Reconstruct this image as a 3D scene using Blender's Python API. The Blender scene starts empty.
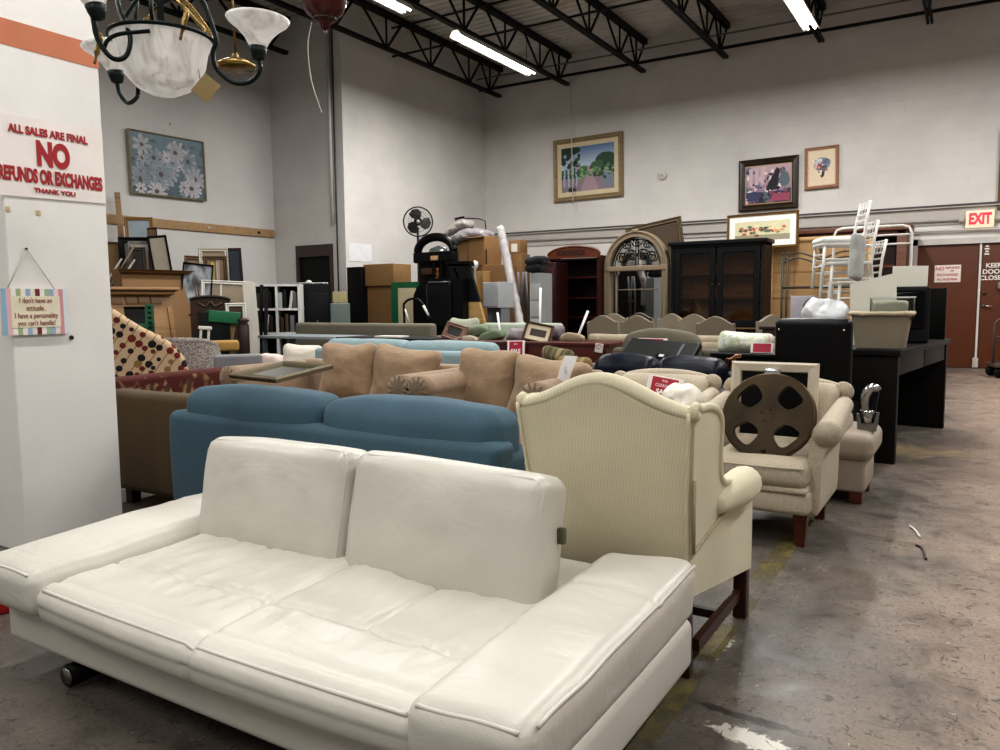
import bpy, math, random
from mathutils import Vector, Matrix, Euler, noise
random.seed(7)
C = bpy.context.scene.collection
PI = math.pi
def R(*d): return Euler([math.radians(a) for a in d]).to_matrix()

# ------------------------------------------------------------------ camera
FPX, CAMH = 775.0, 1.2
YAW, PITCH, ROLL = math.radians(31.6), math.radians(5.3), math.radians(0.5)
_f = Vector((-math.sin(YAW)*math.cos(PITCH), math.cos(YAW)*math.cos(PITCH), -math.sin(PITCH)))
_r0 = Vector((math.cos(YAW), math.sin(YAW), 0)); _u0 = _r0.cross(_f)
_r = math.cos(ROLL)*_r0 - math.sin(ROLL)*_u0; _u = math.sin(ROLL)*_r0 + math.cos(ROLL)*_u0
_O = Vector((0, 0, CAMH))
cam = bpy.data.cameras.new('camera'); camo = bpy.data.objects.new('camera', cam); C.objects.link(camo)
cam.sensor_width = 36; cam.lens = FPX/1000*36; cam.clip_start = .05; cam.clip_end = 200
m4 = Matrix((( _r.x, _u.x, -_f.x, 0), (_r.y, _u.y, -_f.y, 0), (_r.z, _u.z, -_f.z, CAMH), (0, 0, 0, 1)))
camo.matrix_world = m4
bpy.context.scene.camera = camo
def ray(px, py): return _f + _r*(px-500)/FPX + _u*(375-py)/FPX
def atY(px, py, y): d = ray(px, py); return _O + d*(y/d.y)
def atX(px, py, x): d = ray(px, py); return _O + d*(x/d.x)
def atZ(px, py, z): d = ray(px, py); return _O + d*((z-CAMH)/d.z)
def atD(px, py, D): return _O + ray(px, py)*D

# ------------------------------------------------------------------ materials
def lin(h):
    h = h.lstrip('#'); o = []
    for i in (0, 2, 4):
        c = int(h[i:i+2], 16)/255
        o.append(c/12.92 if c <= .04045 else ((c+.055)/1.055)**2.4)
    return (*o, 1)
class NT:
    def __init__(s, name):
        s.m = bpy.data.materials.new(name); s.m.use_nodes = True
        s.t = s.m.node_tree; s.b = s.t.nodes['Principled BSDF']; s.out = s.t.nodes['Material Output']
    def n(s, typ, **kw):
        x = s.t.nodes.new(typ)
        for k, v in kw.items():
            if k.startswith('_'): setattr(x, k[1:], v)
            else:
                key = k.replace('__', ' ')
                (x.inputs[int(key[1:])] if key[0] == 'i' and key[1:].isdigit() else x.inputs[key]).default_value = v
        return x
    def l(s, a, ao, b, bi): s.t.links.new(a.outputs[ao], b.inputs[bi])
    def coord(s, sc=(1, 1, 1), rot=(0, 0, 0)):
        tc = s.n('ShaderNodeTexCoord'); mp = s.n('ShaderNodeMapping'); mp.inputs['Scale'].default_value = sc; mp.inputs['Rotation'].default_value = rot
        s.l(tc, 'Object', mp, 'Vector'); return mp
    def ramp(s, pts):
        r = s.n('ShaderNodeValToRGB'); e = r.color_ramp.elements
        while len(e) < len(pts): e.new(.5)
        for el, (p, c) in zip(e, pts): el.position = p; el.color = c if len(c) == 4 else (*c, 1)
        return r
    def mix(s, fac, a, b, mode='MIX'):
        x = s.n('ShaderNodeMix'); x.data_type = 'RGBA'; x.blend_type = mode
        for v, i in ((fac, 0), (a, 6), (b, 7)):
            if isinstance(v, tuple) and not isinstance(v[0], (int, float)): s.t.links.new(v[0].outputs[v[1]], x.inputs[i])
            else: x.inputs[i].default_value = v
        return (x, 2)
    def col(s, v):
        if isinstance(v[0], (int, float)): s.b.inputs['Base Color'].default_value = v
        else: s.t.links.new(v[0].outputs[v[1]], s.b.inputs['Base Color'])
    def bump(s, src, dist, strength=1):
        bp = s.n('ShaderNodeBump'); bp.inputs['Distance'].default_value = dist; bp.inputs['Strength'].default_value = strength
        s.t.links.new(src[0].outputs[src[1]], bp.inputs['Height']); s.t.links.new(bp.outputs[0], s.b.inputs['Normal'])
_mc = {}
def dark(c, k): return (c[0]*k, c[1]*k, c[2]*k, 1)
def mat(hexc, kind='plain', rough=.5, metal=0, spec=.5, var=.15, sc=1.0, emit=0, bump=1.0):
    key = (hexc, kind, rough, metal, var, sc, emit, bump)
    if key in _mc: return _mc[key]
    t = NT(kind + '_' + hexc.strip('#')); c = lin(hexc); b = t.b
    b.inputs['Roughness'].default_value = rough; b.inputs['Metallic'].default_value = metal
    b.inputs['Specular IOR Level'].default_value = spec
    if kind == 'plain':
        n = t.n('ShaderNodeTexNoise', Scale=6*sc, Detail=4); t.l(t.coord(), 0, n, 0)
        t.col(t.mix((n, 0), dark(c, 1-var), dark(c, 1+var*.6)))
    elif kind == 'fabric':
        mp = t.coord()
        n = t.n('ShaderNodeTexNoise', Scale=3*sc, Detail=5); t.l(mp, 0, n, 0)
        n2 = t.n('ShaderNodeTexNoise', Scale=220*sc, Detail=2); t.l(mp, 0, n2, 0)
        r = t.ramp([(.3, dark(c, 1-var)), (.7, dark(c, 1+var*.5))]); t.l(n, 0, r, 0)
        t.col(t.mix(.35, (r, 0), (n2, 0), 'OVERLAY'))
        t.bump((n2, 0), .004*bump, .7)
        b.inputs['Sheen Weight'].default_value = .08; b.inputs['Roughness'].default_value = max(rough, .8)
    elif kind == 'suede':
        mp = t.coord(); n = t.n('ShaderNodeTexNoise', Scale=5*sc, Detail=6, Distortion=.6); t.l(mp, 0, n, 0)
        r = t.ramp([(.3, dark(c, 1-var)), (.7, dark(c, 1+var*.5))]); t.l(n, 0, r, 0); t.col((r, 0))
        n2 = t.n('ShaderNodeTexNoise', Scale=14*sc, Detail=5, Distortion=1); t.l(mp, 0, n2, 0); t.bump((n2, 0), .012*bump, .6)
        b.inputs['Sheen Weight'].default_value = .2; b.inputs['Roughness'].default_value = .9
    elif kind == 'leather':
        mp = t.coord(); n = t.n('ShaderNodeTexNoise', Scale=2.5*sc, Detail=6); t.l(mp, 0, n, 0)
        r = t.ramp([(.3, dark(c, 1-var)), (.7, dark(c, 1+var*.3))]); t.l(n, 0, r, 0); t.col((r, 0))
        mp2 = t.coord((5, 11, 8), (0, 0, .5)); n2 = t.n('ShaderNodeTexNoise', Scale=1.0*sc, Detail=4, Distortion=.9, Roughness=.5); t.l(mp2, 0, n2, 0)
        n3 = t.n('ShaderNodeTexVoronoi', Scale=260); t.l(mp, 0, n3, 0)
        ma = t.n('ShaderNodeMath', _operation='MULTIPLY_ADD'); ma.inputs[1].default_value = .05; t.l(n3, 0, ma, 0); t.l(n2, 0, ma, 2)
        t.bump((ma, 0), .012*bump, .55)
    elif kind == 'wood':
        mp = t.coord((1*sc, 8*sc, 8*sc)) ; n = t.n('ShaderNodeTexNoise', Scale=2.2, Detail=7, Distortion=1.2); t.l(mp, 0, n, 0)
        r = t.ramp([(.28, dark(c, 1-var*2)), (.5, c), (.75, dark(c, 1+var))]); t.l(n, 0, r, 0); t.col((r, 0)); t.bump((n, 0), .002, .5)
    elif kind == 'metal':
        n = t.n('ShaderNodeTexNoise', Scale=9*sc, Detail=5); t.l(t.coord(), 0, n, 0)
        r = t.ramp([(.3, dark(c, 1-var)), (.7, dark(c, 1+var*.4))]); t.l(n, 0, r, 0); t.col((r, 0))
    elif kind == 'attr':
        a = t.n('ShaderNodeVertexColor'); a.layer_name = 'Col'; t.l(a, 0, b, 'Base Color')
    elif kind == 'glass':
        tr = t.n('ShaderNodeBsdfTransparent'); tr.inputs[0].default_value = c; g = t.n('ShaderNodeBsdfGlossy', Roughness=.03)
        fr = t.n('ShaderNodeFresnel', IOR=1.5); mx = t.n('ShaderNodeMixShader'); t.l(fr, 0, mx, 0); t.l(tr, 0, mx, 1); t.l(g, 0, mx, 2); t.l(mx, 0, t.out, 0)
    elif kind == 'wicker':
        mp = t.coord((1, 1, 1)); w = t.n('ShaderNodeTexBrick', Scale=1.0, Mortar__Size=.006); w.inputs['Brick Width'].default_value = .05/sc; w.inputs['Row Height'].default_value = .018/sc
        w.inputs['Color1'].default_value = c; w.inputs['Color2'].default_value = dark(c, .75); w.inputs['Mortar'].default_value = dark(c, .35)
        sx = t.n('ShaderNodeSeparateXYZ'); cx = t.n('ShaderNodeCombineXYZ'); ad = t.n('ShaderNodeMath', _operation='ADD')
        t.l(mp, 0, sx, 0); t.l(sx, 0, ad, 0); t.l(sx, 1, ad, 1); t.l(ad, 0, cx, 0); t.l(sx, 2, cx, 1); t.l(cx, 0, w, 0); t.col((w, 0)); t.bump((w, 1), -.006, 1)
    if max(c[:3]) < .02: b.inputs['Specular IOR Level'].default_value = .22
    if emit:
        b.inputs['Emission Color'].default_value = c; b.inputs['Emission Strength'].default_value = emit
    _mc[key] = t.m
    return t.m

# ------------------------------------------------------------------ mesh builder
class MB:
    def __init__(s): s.v = []; s.f = []; s.sm = []; s.c = []; s.col = False
    def add(s, vs, fs, smooth=True, M=None, T=None, cols=None):
        o = len(s.v)
        for p in vs:
            p = Vector(p)
            if M is not None: p = M @ p
            if T is not None: p = p + Vector(T)
            s.v.append(p)
        for i, f in enumerate(fs):
            s.f.append([o+k for k in f]); s.sm.append(smooth); s.c.append(cols[i] if cols else (.8, .8, .8, 1))
        if cols: s.col = True
        return s
    def box(s, x0, x1, y0, y1, z0, z1, M=None, T=None):
        vs = [(x, y, z) for x in (x0, x1) for y in (y0, y1) for z in (z0, z1)]
        return s.add(vs, [(0, 1, 3, 2), (4, 6, 7, 5), (0, 4, 5, 1), (2, 3, 7, 6), (0, 2, 6, 4), (1, 5, 7, 3)], False, M, T)
    def rbox(s, c, sz, r=.01, n=(1, 1, 1), k=2, puff=(0, 0, 0), fn=None, M=None, T=None):
        h = [a/2 for a in sz]; r = min(r, *[a*.98 for a in h])
        ax = []
        for a, nn in zip(h, n):
            o = [r*math.tan(PI/4*i/k) for i in range(k+1)]
            L = [-(a-r)-t for t in reversed(o)]
            L += [-(a-r)+2*(a-r)*i/nn for i in range(1, nn)]
            L += [(a-r)+t for t in o]
            ax.append(L)
        N = [len(a)-1 for a in ax]; idx = {}; vs = []
        def V(i, j, l):
            q = (i, j, l)
            if q in idx: return idx[q]
            p = Vector((ax[0][i], ax[1][j], ax[2][l])); inn = Vector([max(-(h[a]-r), min(h[a]-r, p[a])) for a in range(3)])
            d = p-inn; p2 = inn + (d.normalized()*r if d.length > 1e-9 else d)
            e = [p2[a]/h[a] for a in range(3)]; w = [max(0, 1-x*x) for x in e]
            for a in range(3):
                if puff[a]: p2[a] += puff[a]*e[a]*abs(e[a])*(w[(a+1) % 3]*w[(a+2) % 3])**.6
            if fn: p2 = Vector(fn(p2.x, p2.y, p2.z))
            p2 = p2 + Vector(c)
            idx[q] = len(vs); vs.append(p2); return idx[q]
        fs = []
        for a, b, d in ((0, 1, 2), (1, 2, 0), (2, 0, 1)):
            for side in (0, N[d]):
                for i in range(N[a]):
                    for j in range(N[b]):
                        q = []
                        for (ii, jj) in ((i, j), (i+1, j), (i+1, j+1), (i, j+1)):
                            w = [0, 0, 0]; w[a] = ii; w[b] = jj; w[d] = side; q.append(V(*w))
                        fs.append(q if side else q[::-1])
        return s.add(vs, fs, True, M, T)
    def tube(s, pts, r, seg=8, closed=False, cap=True, M=None, T=None):
        P = [Vector(p) for p in pts]; n = len(P); rr = r if isinstance(r, (list, tuple)) else [r]*n
        vs = []; fs = []; ref = None
        for i in range(n):
            a = P[(i-1) % n] if (closed or i > 0) else P[i]; b = P[(i+1) % n] if (closed or i < n-1) else P[i]
            t = (b-a).normalized()
            if ref is None: ref = t.orthogonal().normalized()
            else:
                ref = ref - t*ref.dot(t)
                ref = ref.normalized() if ref.length > 1e-6 else t.orthogonal().normalized()
            bi = t.cross(ref)
            for k in range(seg):
                an = 2*PI*k/seg; vs.append(P[i] + (ref*math.cos(an)+bi*math.sin(an))*rr[i])
        for i in range(n if closed else n-1):
            j = (i+1) % n
            for k in range(seg):
                l = (k+1) % seg; fs.append((i*seg+k, i*seg+l, j*seg+l, j*seg+k))
        if cap and not closed:
            fs.append(tuple(range(seg))[::-1]); fs.append(tuple((n-1)*seg+k for k in range(seg)))
        return s.add(vs, fs, True, M, T)
    def lathe(s, prof, seg=32, M=None, T=None, fn=None):
        vs = []; fs = []
        for (r, z) in prof:
            for k in range(seg):
                a = 2*PI*k/seg; p = (r*math.cos(a), r*math.sin(a), z)
                vs.append(fn(*p) if fn else p)
        for i in range(len(prof)-1):
            for k in range(seg):
                l = (k+1) % seg; fs.append((i*seg+k, i*seg+l, (i+1)*seg+l, (i+1)*seg+k))
        if prof[0][0] > 1e-4: fs.append(tuple(range(seg))[::-1])
        if prof[-1][0] > 1e-4: fs.append(tuple((len(prof)-1)*seg+k for k in range(seg)))
        return s.add(vs, fs, True, M, T)
    def prism(s, poly, y0, y1, M=None, T=None, smooth=False):
        n = len(poly); vs = [(x, y0, z) for x, z in poly]+[(x, y1, z) for x, z in poly]
        fs = [tuple(range(n)), tuple(range(2*n-1, n-1, -1))]+[(i, i+n, (i+1) % n+n, (i+1) % n) for i in range(n)]
        return s.add(vs, fs, smooth, M, T)
    def ring(s, outer, inner, y0, y1, M=None, T=None):
        n = len(outer); vs = [(x, y, z) for y in (y0, y1) for L in (outer, inner) for x, z in L]; fs = []
        for i in range(n):
            j = (i+1) % n
            fs += [(i, j, n+j, n+i), (2*n+i, 3*n+i, 3*n+j, 2*n+j), (i, 2*n+i, 2*n+j, j), (n+i, n+j, 3*n+j, 3*n+i)]
        return s.add(vs, fs, False, M, T)
    def frame(s, w, h, loops, M=None, T=None):
        # mitred rectangular moulding about the origin facing -y: loops of (inset, y)
        vs = []; fs = []
        for (i, y) in loops:
            a, b = w/2-i, h/2-i; vs += [(-a, y, -b), (a, y, -b), (a, y, b), (-a, y, b)]
        L = len(loops)
        for q in range(L):
            p = (q+1) % L
            for k in range(4):
                l = (k+1) % 4; fs.append((q*4+k, q*4+l, p*4+l, p*4+k))
        return s.add(vs, fs, False, M, T)
    def canvas(s, w, h, nx, nz, fn, y=0, M=None, T=None):
        # flat picture facing -y, colour from fn(u, v)
        vs = [(w*(i/nx-.5), y, h*(j/nz-.5)) for j in range(nz+1) for i in range(nx+1)]; fs = []; cs = []
        for j in range(nz):
            for i in range(nx):
                a = j*(nx+1)+i; fs.append((a, a+1, a+nx+2, a+nx+1)); q = fn((i+.5)/nx, (j+.5)/nz); cs.append((*q[:3], 1))
        return s.add(vs, fs, False, M, T, cs)
    def sheet(s, fn, nu, nv, M=None, T=None, closeu=False):
        vs = [fn(i/nu, j/nv) for j in range(nv+1) for i in range(nu+1)]
        fs = [(j*(nu+1)+i, j*(nu+1)+i+1, (j+1)*(nu+1)+i+1, (j+1)*(nu+1)+i) for j in range(nv) for i in range(nu)]
        return s.add(vs, fs, True, M, T)
    def mesh(s, name):
        me = bpy.data.meshes.new(name); me.from_pydata([tuple(p) for p in s.v], [], s.f)
        me.polygons.foreach_set('use_smooth', s.sm)
        if s.col:
            ca = me.color_attributes.new('Col', 'FLOAT_COLOR', 'CORNER')
            for p in me.polygons:
                for li in p.loop_indices: ca.data[li].color = s.c[p.index]
        me.update(); return me
def tag(o, label=None, cat=None, group=None, kind=None):
    for k, v in (('label', label), ('category', cat), ('group', group), ('kind', kind)):
        if v: o[k] = v
    return o
def T(name, label, cat, loc=(0, 0, 0), rz=0, group=None):
    o = bpy.data.objects.new(name, None); C.objects.link(o); o.location = loc; o.rotation_euler = (0, 0, math.radians(rz)); o.empty_display_size = .1
    return tag(o, label, cat, group)
def P(name, mb, m, parent=None, label=None):
    o = bpy.data.objects.new(name, mb.mesh(name)); C.objects.link(o); o.data.materials.append(m)
    if parent: o.parent = parent
    if label: o['label'] = label
    return o
def O(name, mb, m, label, cat, loc=(0, 0, 0), rot=(0, 0, 0), group=None):
    o = P(name, mb, m); o.location = loc; o.rotation_euler = [math.radians(a) for a in rot]
    return tag(o, label, cat, group)
def S(name, mb, m, parent=None):
    o = P(name, mb, m, parent)
    if not parent: o['kind'] = 'structure'
    return o
def dup(root, loc, rz, label, group=None):
    r = root.copy(); C.objects.link(r); r.location = loc; r.rotation_euler = (0, 0, math.radians(rz)); r['label'] = label
    if group: r['group'] = group
    for ch in list(root.children):
        c = ch.copy(); C.objects.link(c); c.parent = r
        for g in list(ch.children):
            d = g.copy(); C.objects.link(d); d.parent = c
    return r
def text(name, body, size, m, parent, M=None, loc=(0, 0, 0), sx=1.0, off=0.0, ex=.0008, align='CENTER', spacing=1.0):
    # raised flat lettering facing -y, centred at loc
    cu = bpy.data.curves.new(name, 'FONT'); cu.body = body; cu.size = size; cu.align_x = align; cu.align_y = 'CENTER'; cu.offset = off; cu.extrude = ex; cu.space_character = spacing
    tmp = bpy.data.objects.new(name, cu); C.objects.link(tmp); bpy.context.view_layer.update()
    dg = bpy.context.evaluated_depsgraph_get(); me = bpy.data.meshes.new_from_object(tmp.evaluated_get(dg)); bpy.data.objects.remove(tmp)
    A = Matrix(((sx, 0, 0), (0, 0, -1), (0, 1, 0)))
    for v in me.vertices:
        p = A @ v.co + Vector(loc); v.co = (M @ p) if M is not None else p
    o = bpy.data.objects.new(name, me); C.objects.link(o); me.materials.clear(); me.materials.append(m); o.parent = parent
    return o
def nz(x, y, z, s=1): return noise.noise(Vector((x*s, y*s, z*s)))
def arc(cx, cz, r, a0, a1, n): return [(cx+r*math.cos(math.radians(a0+(a1-a0)*i/n)), cz+r*math.sin(math.radians(a0+(a1-a0)*i/n))) for i in range(n+1)]
def bez(pts, n=24):
    # Catmull-Rom through pts
    Q = [Vector(p) for p in pts]; Q = [2*Q[0]-Q[1]]+Q+[2*Q[-1]-Q[-2]]; out = []
    seg = len(Q)-3
    for s in range(seg):
        a, b, c, d = Q[s:s+4]
        for i in range(n//seg + (1 if s == seg-1 else 0)):
            t = i/(n//seg); out.append(.5*((2*b)+(c-a)*t+(2*a-5*b+4*c-d)*t*t+(3*b-a-3*c+d)*t**3))
    return out
LIGHT_W = 120; WORLD = .22; EXPO = 0.15
# ------------------------------------------------------------------ setting
def wall_mat(name, c1, bumpd=.004, bw=.41, bh=.205):
    t = NT(name); c = lin(c1); mp = t.coord()
    sx = t.n('ShaderNodeSeparateXYZ'); cx = t.n('ShaderNodeCombineXYZ'); ad = t.n('ShaderNodeMath', _operation='ADD')
    t.l(mp, 0, sx, 0); t.l(sx, 0, ad, 0); t.l(sx, 1, ad, 1); t.l(ad, 0, cx, 0); t.l(sx, 2, cx, 1)
    br = t.n('ShaderNodeTexBrick', Scale=1.0, Mortar__Size=.007, Mortar__Smooth=.4); br.inputs['Brick Width'].default_value = bw; br.inputs['Row Height'].default_value = bh
    br.inputs['Color1'].default_value = c; br.inputs['Color2'].default_value = dark(c, .97); br.inputs['Mortar'].default_value = dark(c, .965); t.l(cx, 0, br, 0)
    n = t.n('ShaderNodeTexNoise', Scale=.7, Detail=6, Roughness=.6); t.l(mp, 0, n, 0)
    r = t.ramp([(.3, (.86, .86, .87)), (.6, (1, 1, 1))]); t.l(n, 0, r, 0)
    mx = t.mix(1.0, (br, 0), (r, 0), 'MULTIPLY')
    sp = t.n('ShaderNodeTexNoise', Scale=5, Detail=2); t.l(mp, 0, sp, 0); r2 = t.ramp([(.16, (.55, .52, .5)), (.2, (1, 1, 1))]); t.l(sp, 0, r2, 0)
    t.col(t.mix(1.0, mx, (r2, 0), 'MULTIPLY')); t.bump((br, 1), -bumpd, .6); t.b.inputs['Roughness'].default_value = .6
    return t.m
def floor_mat():
    t = NT('stained_concrete'); mp = t.coord()
    def N(sc, d=6, dist=0, rough=.6, mpx=None):
        n = t.n('ShaderNodeTexNoise', Scale=sc, Detail=d, Distortion=dist, Roughness=rough); t.l(mpx or mp, 0, n, 0); return n
    base = t.ramp([(.30, lin('#57514b')), (.46, lin('#726960')), (.58, lin('#857a6e')), (.72, lin('#978778'))]); n1 = N(.9, 9, .5, .72); t.l(n1, 0, base, 0)
    # the walked aisle to the right is worn pinkish, the edge by the furniture is grey
    sx = t.n('ShaderNodeSeparateXYZ'); t.l(mp, 0, sx, 0)
    n0 = N(1.1, 4); ad = t.n('ShaderNodeMath', _operation='MULTIPLY_ADD'); ad.inputs[1].default_value = 1.3; t.l(n0, 0, ad, 0); t.l(sx, 0, ad, 2)
    mr = t.n('ShaderNodeMapRange'); mr.inputs[1].default_value = .15; mr.inputs[2].default_value = .85; t.l(ad, 0, mr, 0)
    g = t.mix((mr, 0), lin('#4d4b49'), lin('#a18a7b')); c = t.mix(.55, (base, 0), g)
    n2 = N(6, 9, .4, .7); r2 = t.ramp([(.33, (.66, .65, .64)), (.5, (1, 1, 1)), (.66, (1.15, 1.13, 1.1))]); t.l(n2, 0, r2, 0); c = t.mix(.9, c, (r2, 0), 'MULTIPLY')
    n5 = N(60, 5, .2, .6); r5 = t.ramp([(.36, (.78, .77, .76)), (.5, (1, 1, 1)), (.66, (1.14, 1.13, 1.12))]); t.l(n5, 0, r5, 0); c = t.mix(.8, c, (r5, 0), 'MULTIPLY')
    nd = N(2.2, 8, .5, .72); rd = t.ramp([(.33, (.55, .55, .56)), (.43, (1, 1, 1))]); t.l(nd, 0, rd, 0); c = t.mix(.75, c, (rd, 0), 'MULTIPLY')
    # dark flecks, scratches and pale chips of paint
    for sc_, rot_, st, lo, hi, colr in (((1, 1, 1), 0, 21, .365, .395, '#3f3a35'), ((1, 2.6, 1), .6, 11, .345, .365, '#443e38'), ((3.2, 1, 1), -.4, 9, .33, .35, '#4a433c')):
        m2 = t.coord(sc_, (0, 0, rot_)); n3 = N(st, 4, 1.8, .62, m2); r3 = t.ramp([(lo, (.85,)*3), (hi, (0, 0, 0))]); t.l(n3, 0, r3, 0); c = t.mix((r3, 0), c, lin(colr))
    m3 = t.coord((1.4, 1, 1), (0, 0, .3)); n4 = N(13, 6, 2.2, .7, m3); r4 = t.ramp([(.655, (0, 0, 0)), (.69, (.8,)*3)]); t.l(n4, 0, r4, 0); c = t.mix((r4, 0), c, lin('#c4b9aa'))
    # a dark oil streak, a yellowish patch and dribbled white paint
    def spot(cx_, cy_, sx_, sy_, rot_, nsc, lo, hi, colr, cc, amt=.9):
        mpx = t.n('ShaderNodeMapping'); mpx.vector_type = 'TEXTURE'; mpx.inputs['Location'].default_value = (cx_, cy_, 0); mpx.inputs['Rotation'].default_value = (0, 0, rot_); mpx.inputs['Scale'].default_value = (sx_, sy_, 1); t.l(mp, 0, mpx, 0)
        ln = t.n('ShaderNodeVectorMath', _operation='LENGTH'); t.l(mpx, 0, ln, 0); nn = N(nsc, 6, 1.0, .7); ms = t.n('ShaderNodeMath', _operation='SUBTRACT'); t.l(nn, 0, ms, 0)
        m2_ = t.n('ShaderNodeMath', _operation='MULTIPLY'); m2_.inputs[1].default_value = .35; t.l(ln, 1, m2_, 0); t.l(m2_, 0, ms, 1); rr_ = t.ramp([(lo, (0, 0, 0)), (hi, (amt,)*3)]); t.l(ms, 0, rr_, 0); return t.mix((rr_, 0), cc, lin(colr))
    c = spot(-.49, 2.19, .20, .022, -.06, 12, .15, .24, '#332f2c', c); c = spot(-.49, 2.09, .12, .05, -.1, 26, .20, .27, '#d8d2c8', c); c = spot(-.44, 6.9, .5, .35, 0, 5, .18, .4, '#b09a72', c, .6); c = spot(-.72, 2.65, .05, .10, 0, 40, .30, .34, '#d8d2c8', c); t.col(c)
    rr = t.ramp([(.3, (.33,)*3), (.7, (.6,)*3)]); t.l(n2, 0, rr, 0); t.l(rr, 0, t.b, 'Roughness'); t.bump((n2, 0), .003, .35)
    return t.m
MW = wall_mat('painted_block', '#dedad5', .002); MW2 = wall_mat('painted_board', '#d6d3cf', .0005, 1.2, 2.4)
YB, XB, YJ, XA, ZC = 15.8, -10.08, 10.94, -11.95, 6.62
fl = MB(); fl.box(-12.3, 9, -7, 16.2, -.1, 0); S('floor', fl, floor_mat())
w = MB(); w.box(XB-.3, 9, YB, YB+.3, 0, ZC+.3); S('wall_back', w, MW)
w = MB(); w.box(XA-.3, XA, -7, YJ, 0, ZC+.3); S('wall_left', w, MW2)
w = MB(); w.box(XB-.3, XB, YJ, YB, 0, ZC+.3); S('wall_left_rear', w, MW)
w = MB(); w.box(XA-.3, -11.36, YJ, YJ+.12, 0, ZC+.3); w.box(-10.40, XB-.3, YJ, YJ+.12, 0, ZC+.3); w.box(-11.36, -10.40, YJ, YJ+.12, 2.34, ZC+.3); w.box(XB-.3, XB-.001, YJ-.001, YJ+.12, 0, ZC+.3)
S('wall_left_return', w, MW2)
# doorway in the return wall, the darkness inside coloured onto a slab
d = MB(); d.box(-11.36, -10.40, YJ+.03, YJ+.08, 0, 2.34); dw = S('door_2', d, mat('#171a19', rough=.6))
f = MB(); f.box(-11.36, -11.31, YJ-.03, YJ+.03, 0, 2.34); f.box(-10.47, -10.40, YJ-.03, YJ+.03, 0, 2.34); f.box(-11.31, -10.47, YJ-.03, YJ+.03, 2.12, 2.34); P('door_frame', f, mat('#4c3d3a', rough=.6), dw)
# corrugated deck
prof = []; y = -7.0
while y < YB: prof += [(y, 0), (y+.08, 0), (y+.11, .05), (y+.17, .05)]; y += .2
vs = []; fs = []
for i, (yy, zz) in enumerate(prof): vs += [(-12.2, yy, ZC+zz), (9, yy, ZC+zz)]
for i in range(len(prof)-1): fs.append((2*i, 2*i+1, 2*i+3, 2*i+2))
cl = MB(); cl.add(vs, fs, False)
def deck_mat():
    t = NT('steel_deck'); mp = t.coord((.8, .8, 1)); n = t.n('ShaderNodeTexNoise', Scale=1.2, Detail=6); t.l(mp, 0, n, 0)
    r = t.ramp([(.3, lin('#b5b0a9')), (.62, lin('#d6d1ca')), (.74, lin('#bfae9c'))]); t.l(n, 0, r, 0); t.col((r, 0)); t.b.inputs['Roughness'].default_value = .6
    return t.m
S('ceiling', cl, deck_mat())
bk = MB(); bk.box(-12.3, 9, -7, 16.2, ZC+.3, ZC+.4); S('trim_8', bk, mat('#5a5652'))
MJ = mat('#1b1a1a', 'metal', .5)
nth = ['first', 'second', 'third', 'fourth', 'fifth', 'sixth', 'seventh', 'eighth', 'ninth']
for i, xj in enumerate((-11.35, -9.6, -7.85, -6.1, -4.4, -2.65, -.9, .85, 2.6)):
    yend = YB-.02 if xj > XB else YJ-.02
    t = T('roof_joist', f'black open-web steel roof joist, {nth[i]} from the left wall', 'roof joist', (xj, 0, 0), 0, 'open-web roof joists under the deck')
    a = MB(); zt, zb = ZC-.06, 5.95
    for s in (-.05, .01): a.box(s, s+.04, -6.5, yend, zt-.05, zt+.055)
    P('top_chord', a, MJ, t)
    a = MB()
    for s in (-.05, .01): a.box(s, s+.04, -6.5, yend-.08, zb-.03, zb+.03)
    P('bottom_chord', a, MJ, t)
    a = MB(); yn = 14.43 if xj > XB else 9.9; k = 0
    a.tube([(0, yend-.5, zb), (0, yend-.02, zt)], .022, 6); a.tube([(0, yend-.5, zb), (0, yend-.5, zt)], .022, 6); a.tube([(0, yend-.5, zb), (0, yn+.45, zt)], .022, 6)
    while yn > -6:
        a.tube([(0, yn, zb), (0, yn-.69, zt)], .024, 6); a.tube([(0, yn, zb), (0, yn, zt)], .02, 6); a.tube([(0, yn, zb), (0, yn+.5, zt)], .024, 6); yn -= 1.38
    P('web', a, MJ, t)
# cross bracing rods and pipes under the roof
def rod(n, pts, r, m, seg=6): b = MB(); b.tube(pts, r, seg); return S(n, b, m)
rod('trim_1', [(-10.0, 15.45, 6.08), (8, 15.45, 6.02)], .03, MJ)
rod('trim_2', [(-11.8, 9.3, 6.5), (8, 9.3, 6.5)], .02, MJ); rod('trim_3', [(-9.9, 12.2, 5.99), (8, 12.2, 5.99)], .02, MJ)
rod('trim_4', [(-9.9, 12.2, 6.52), (8, 12.2, 6.52)], .02, MJ); rod('trim_9', [(-9.9, 15.2, 6.25), (8, 15.2, 6.2)], .018, mat('#77736e', 'metal'))
rod('trim_10', [(-11.8, 6.2, 5.99), (8, 6.2, 5.99)], .02, MJ)
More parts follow.
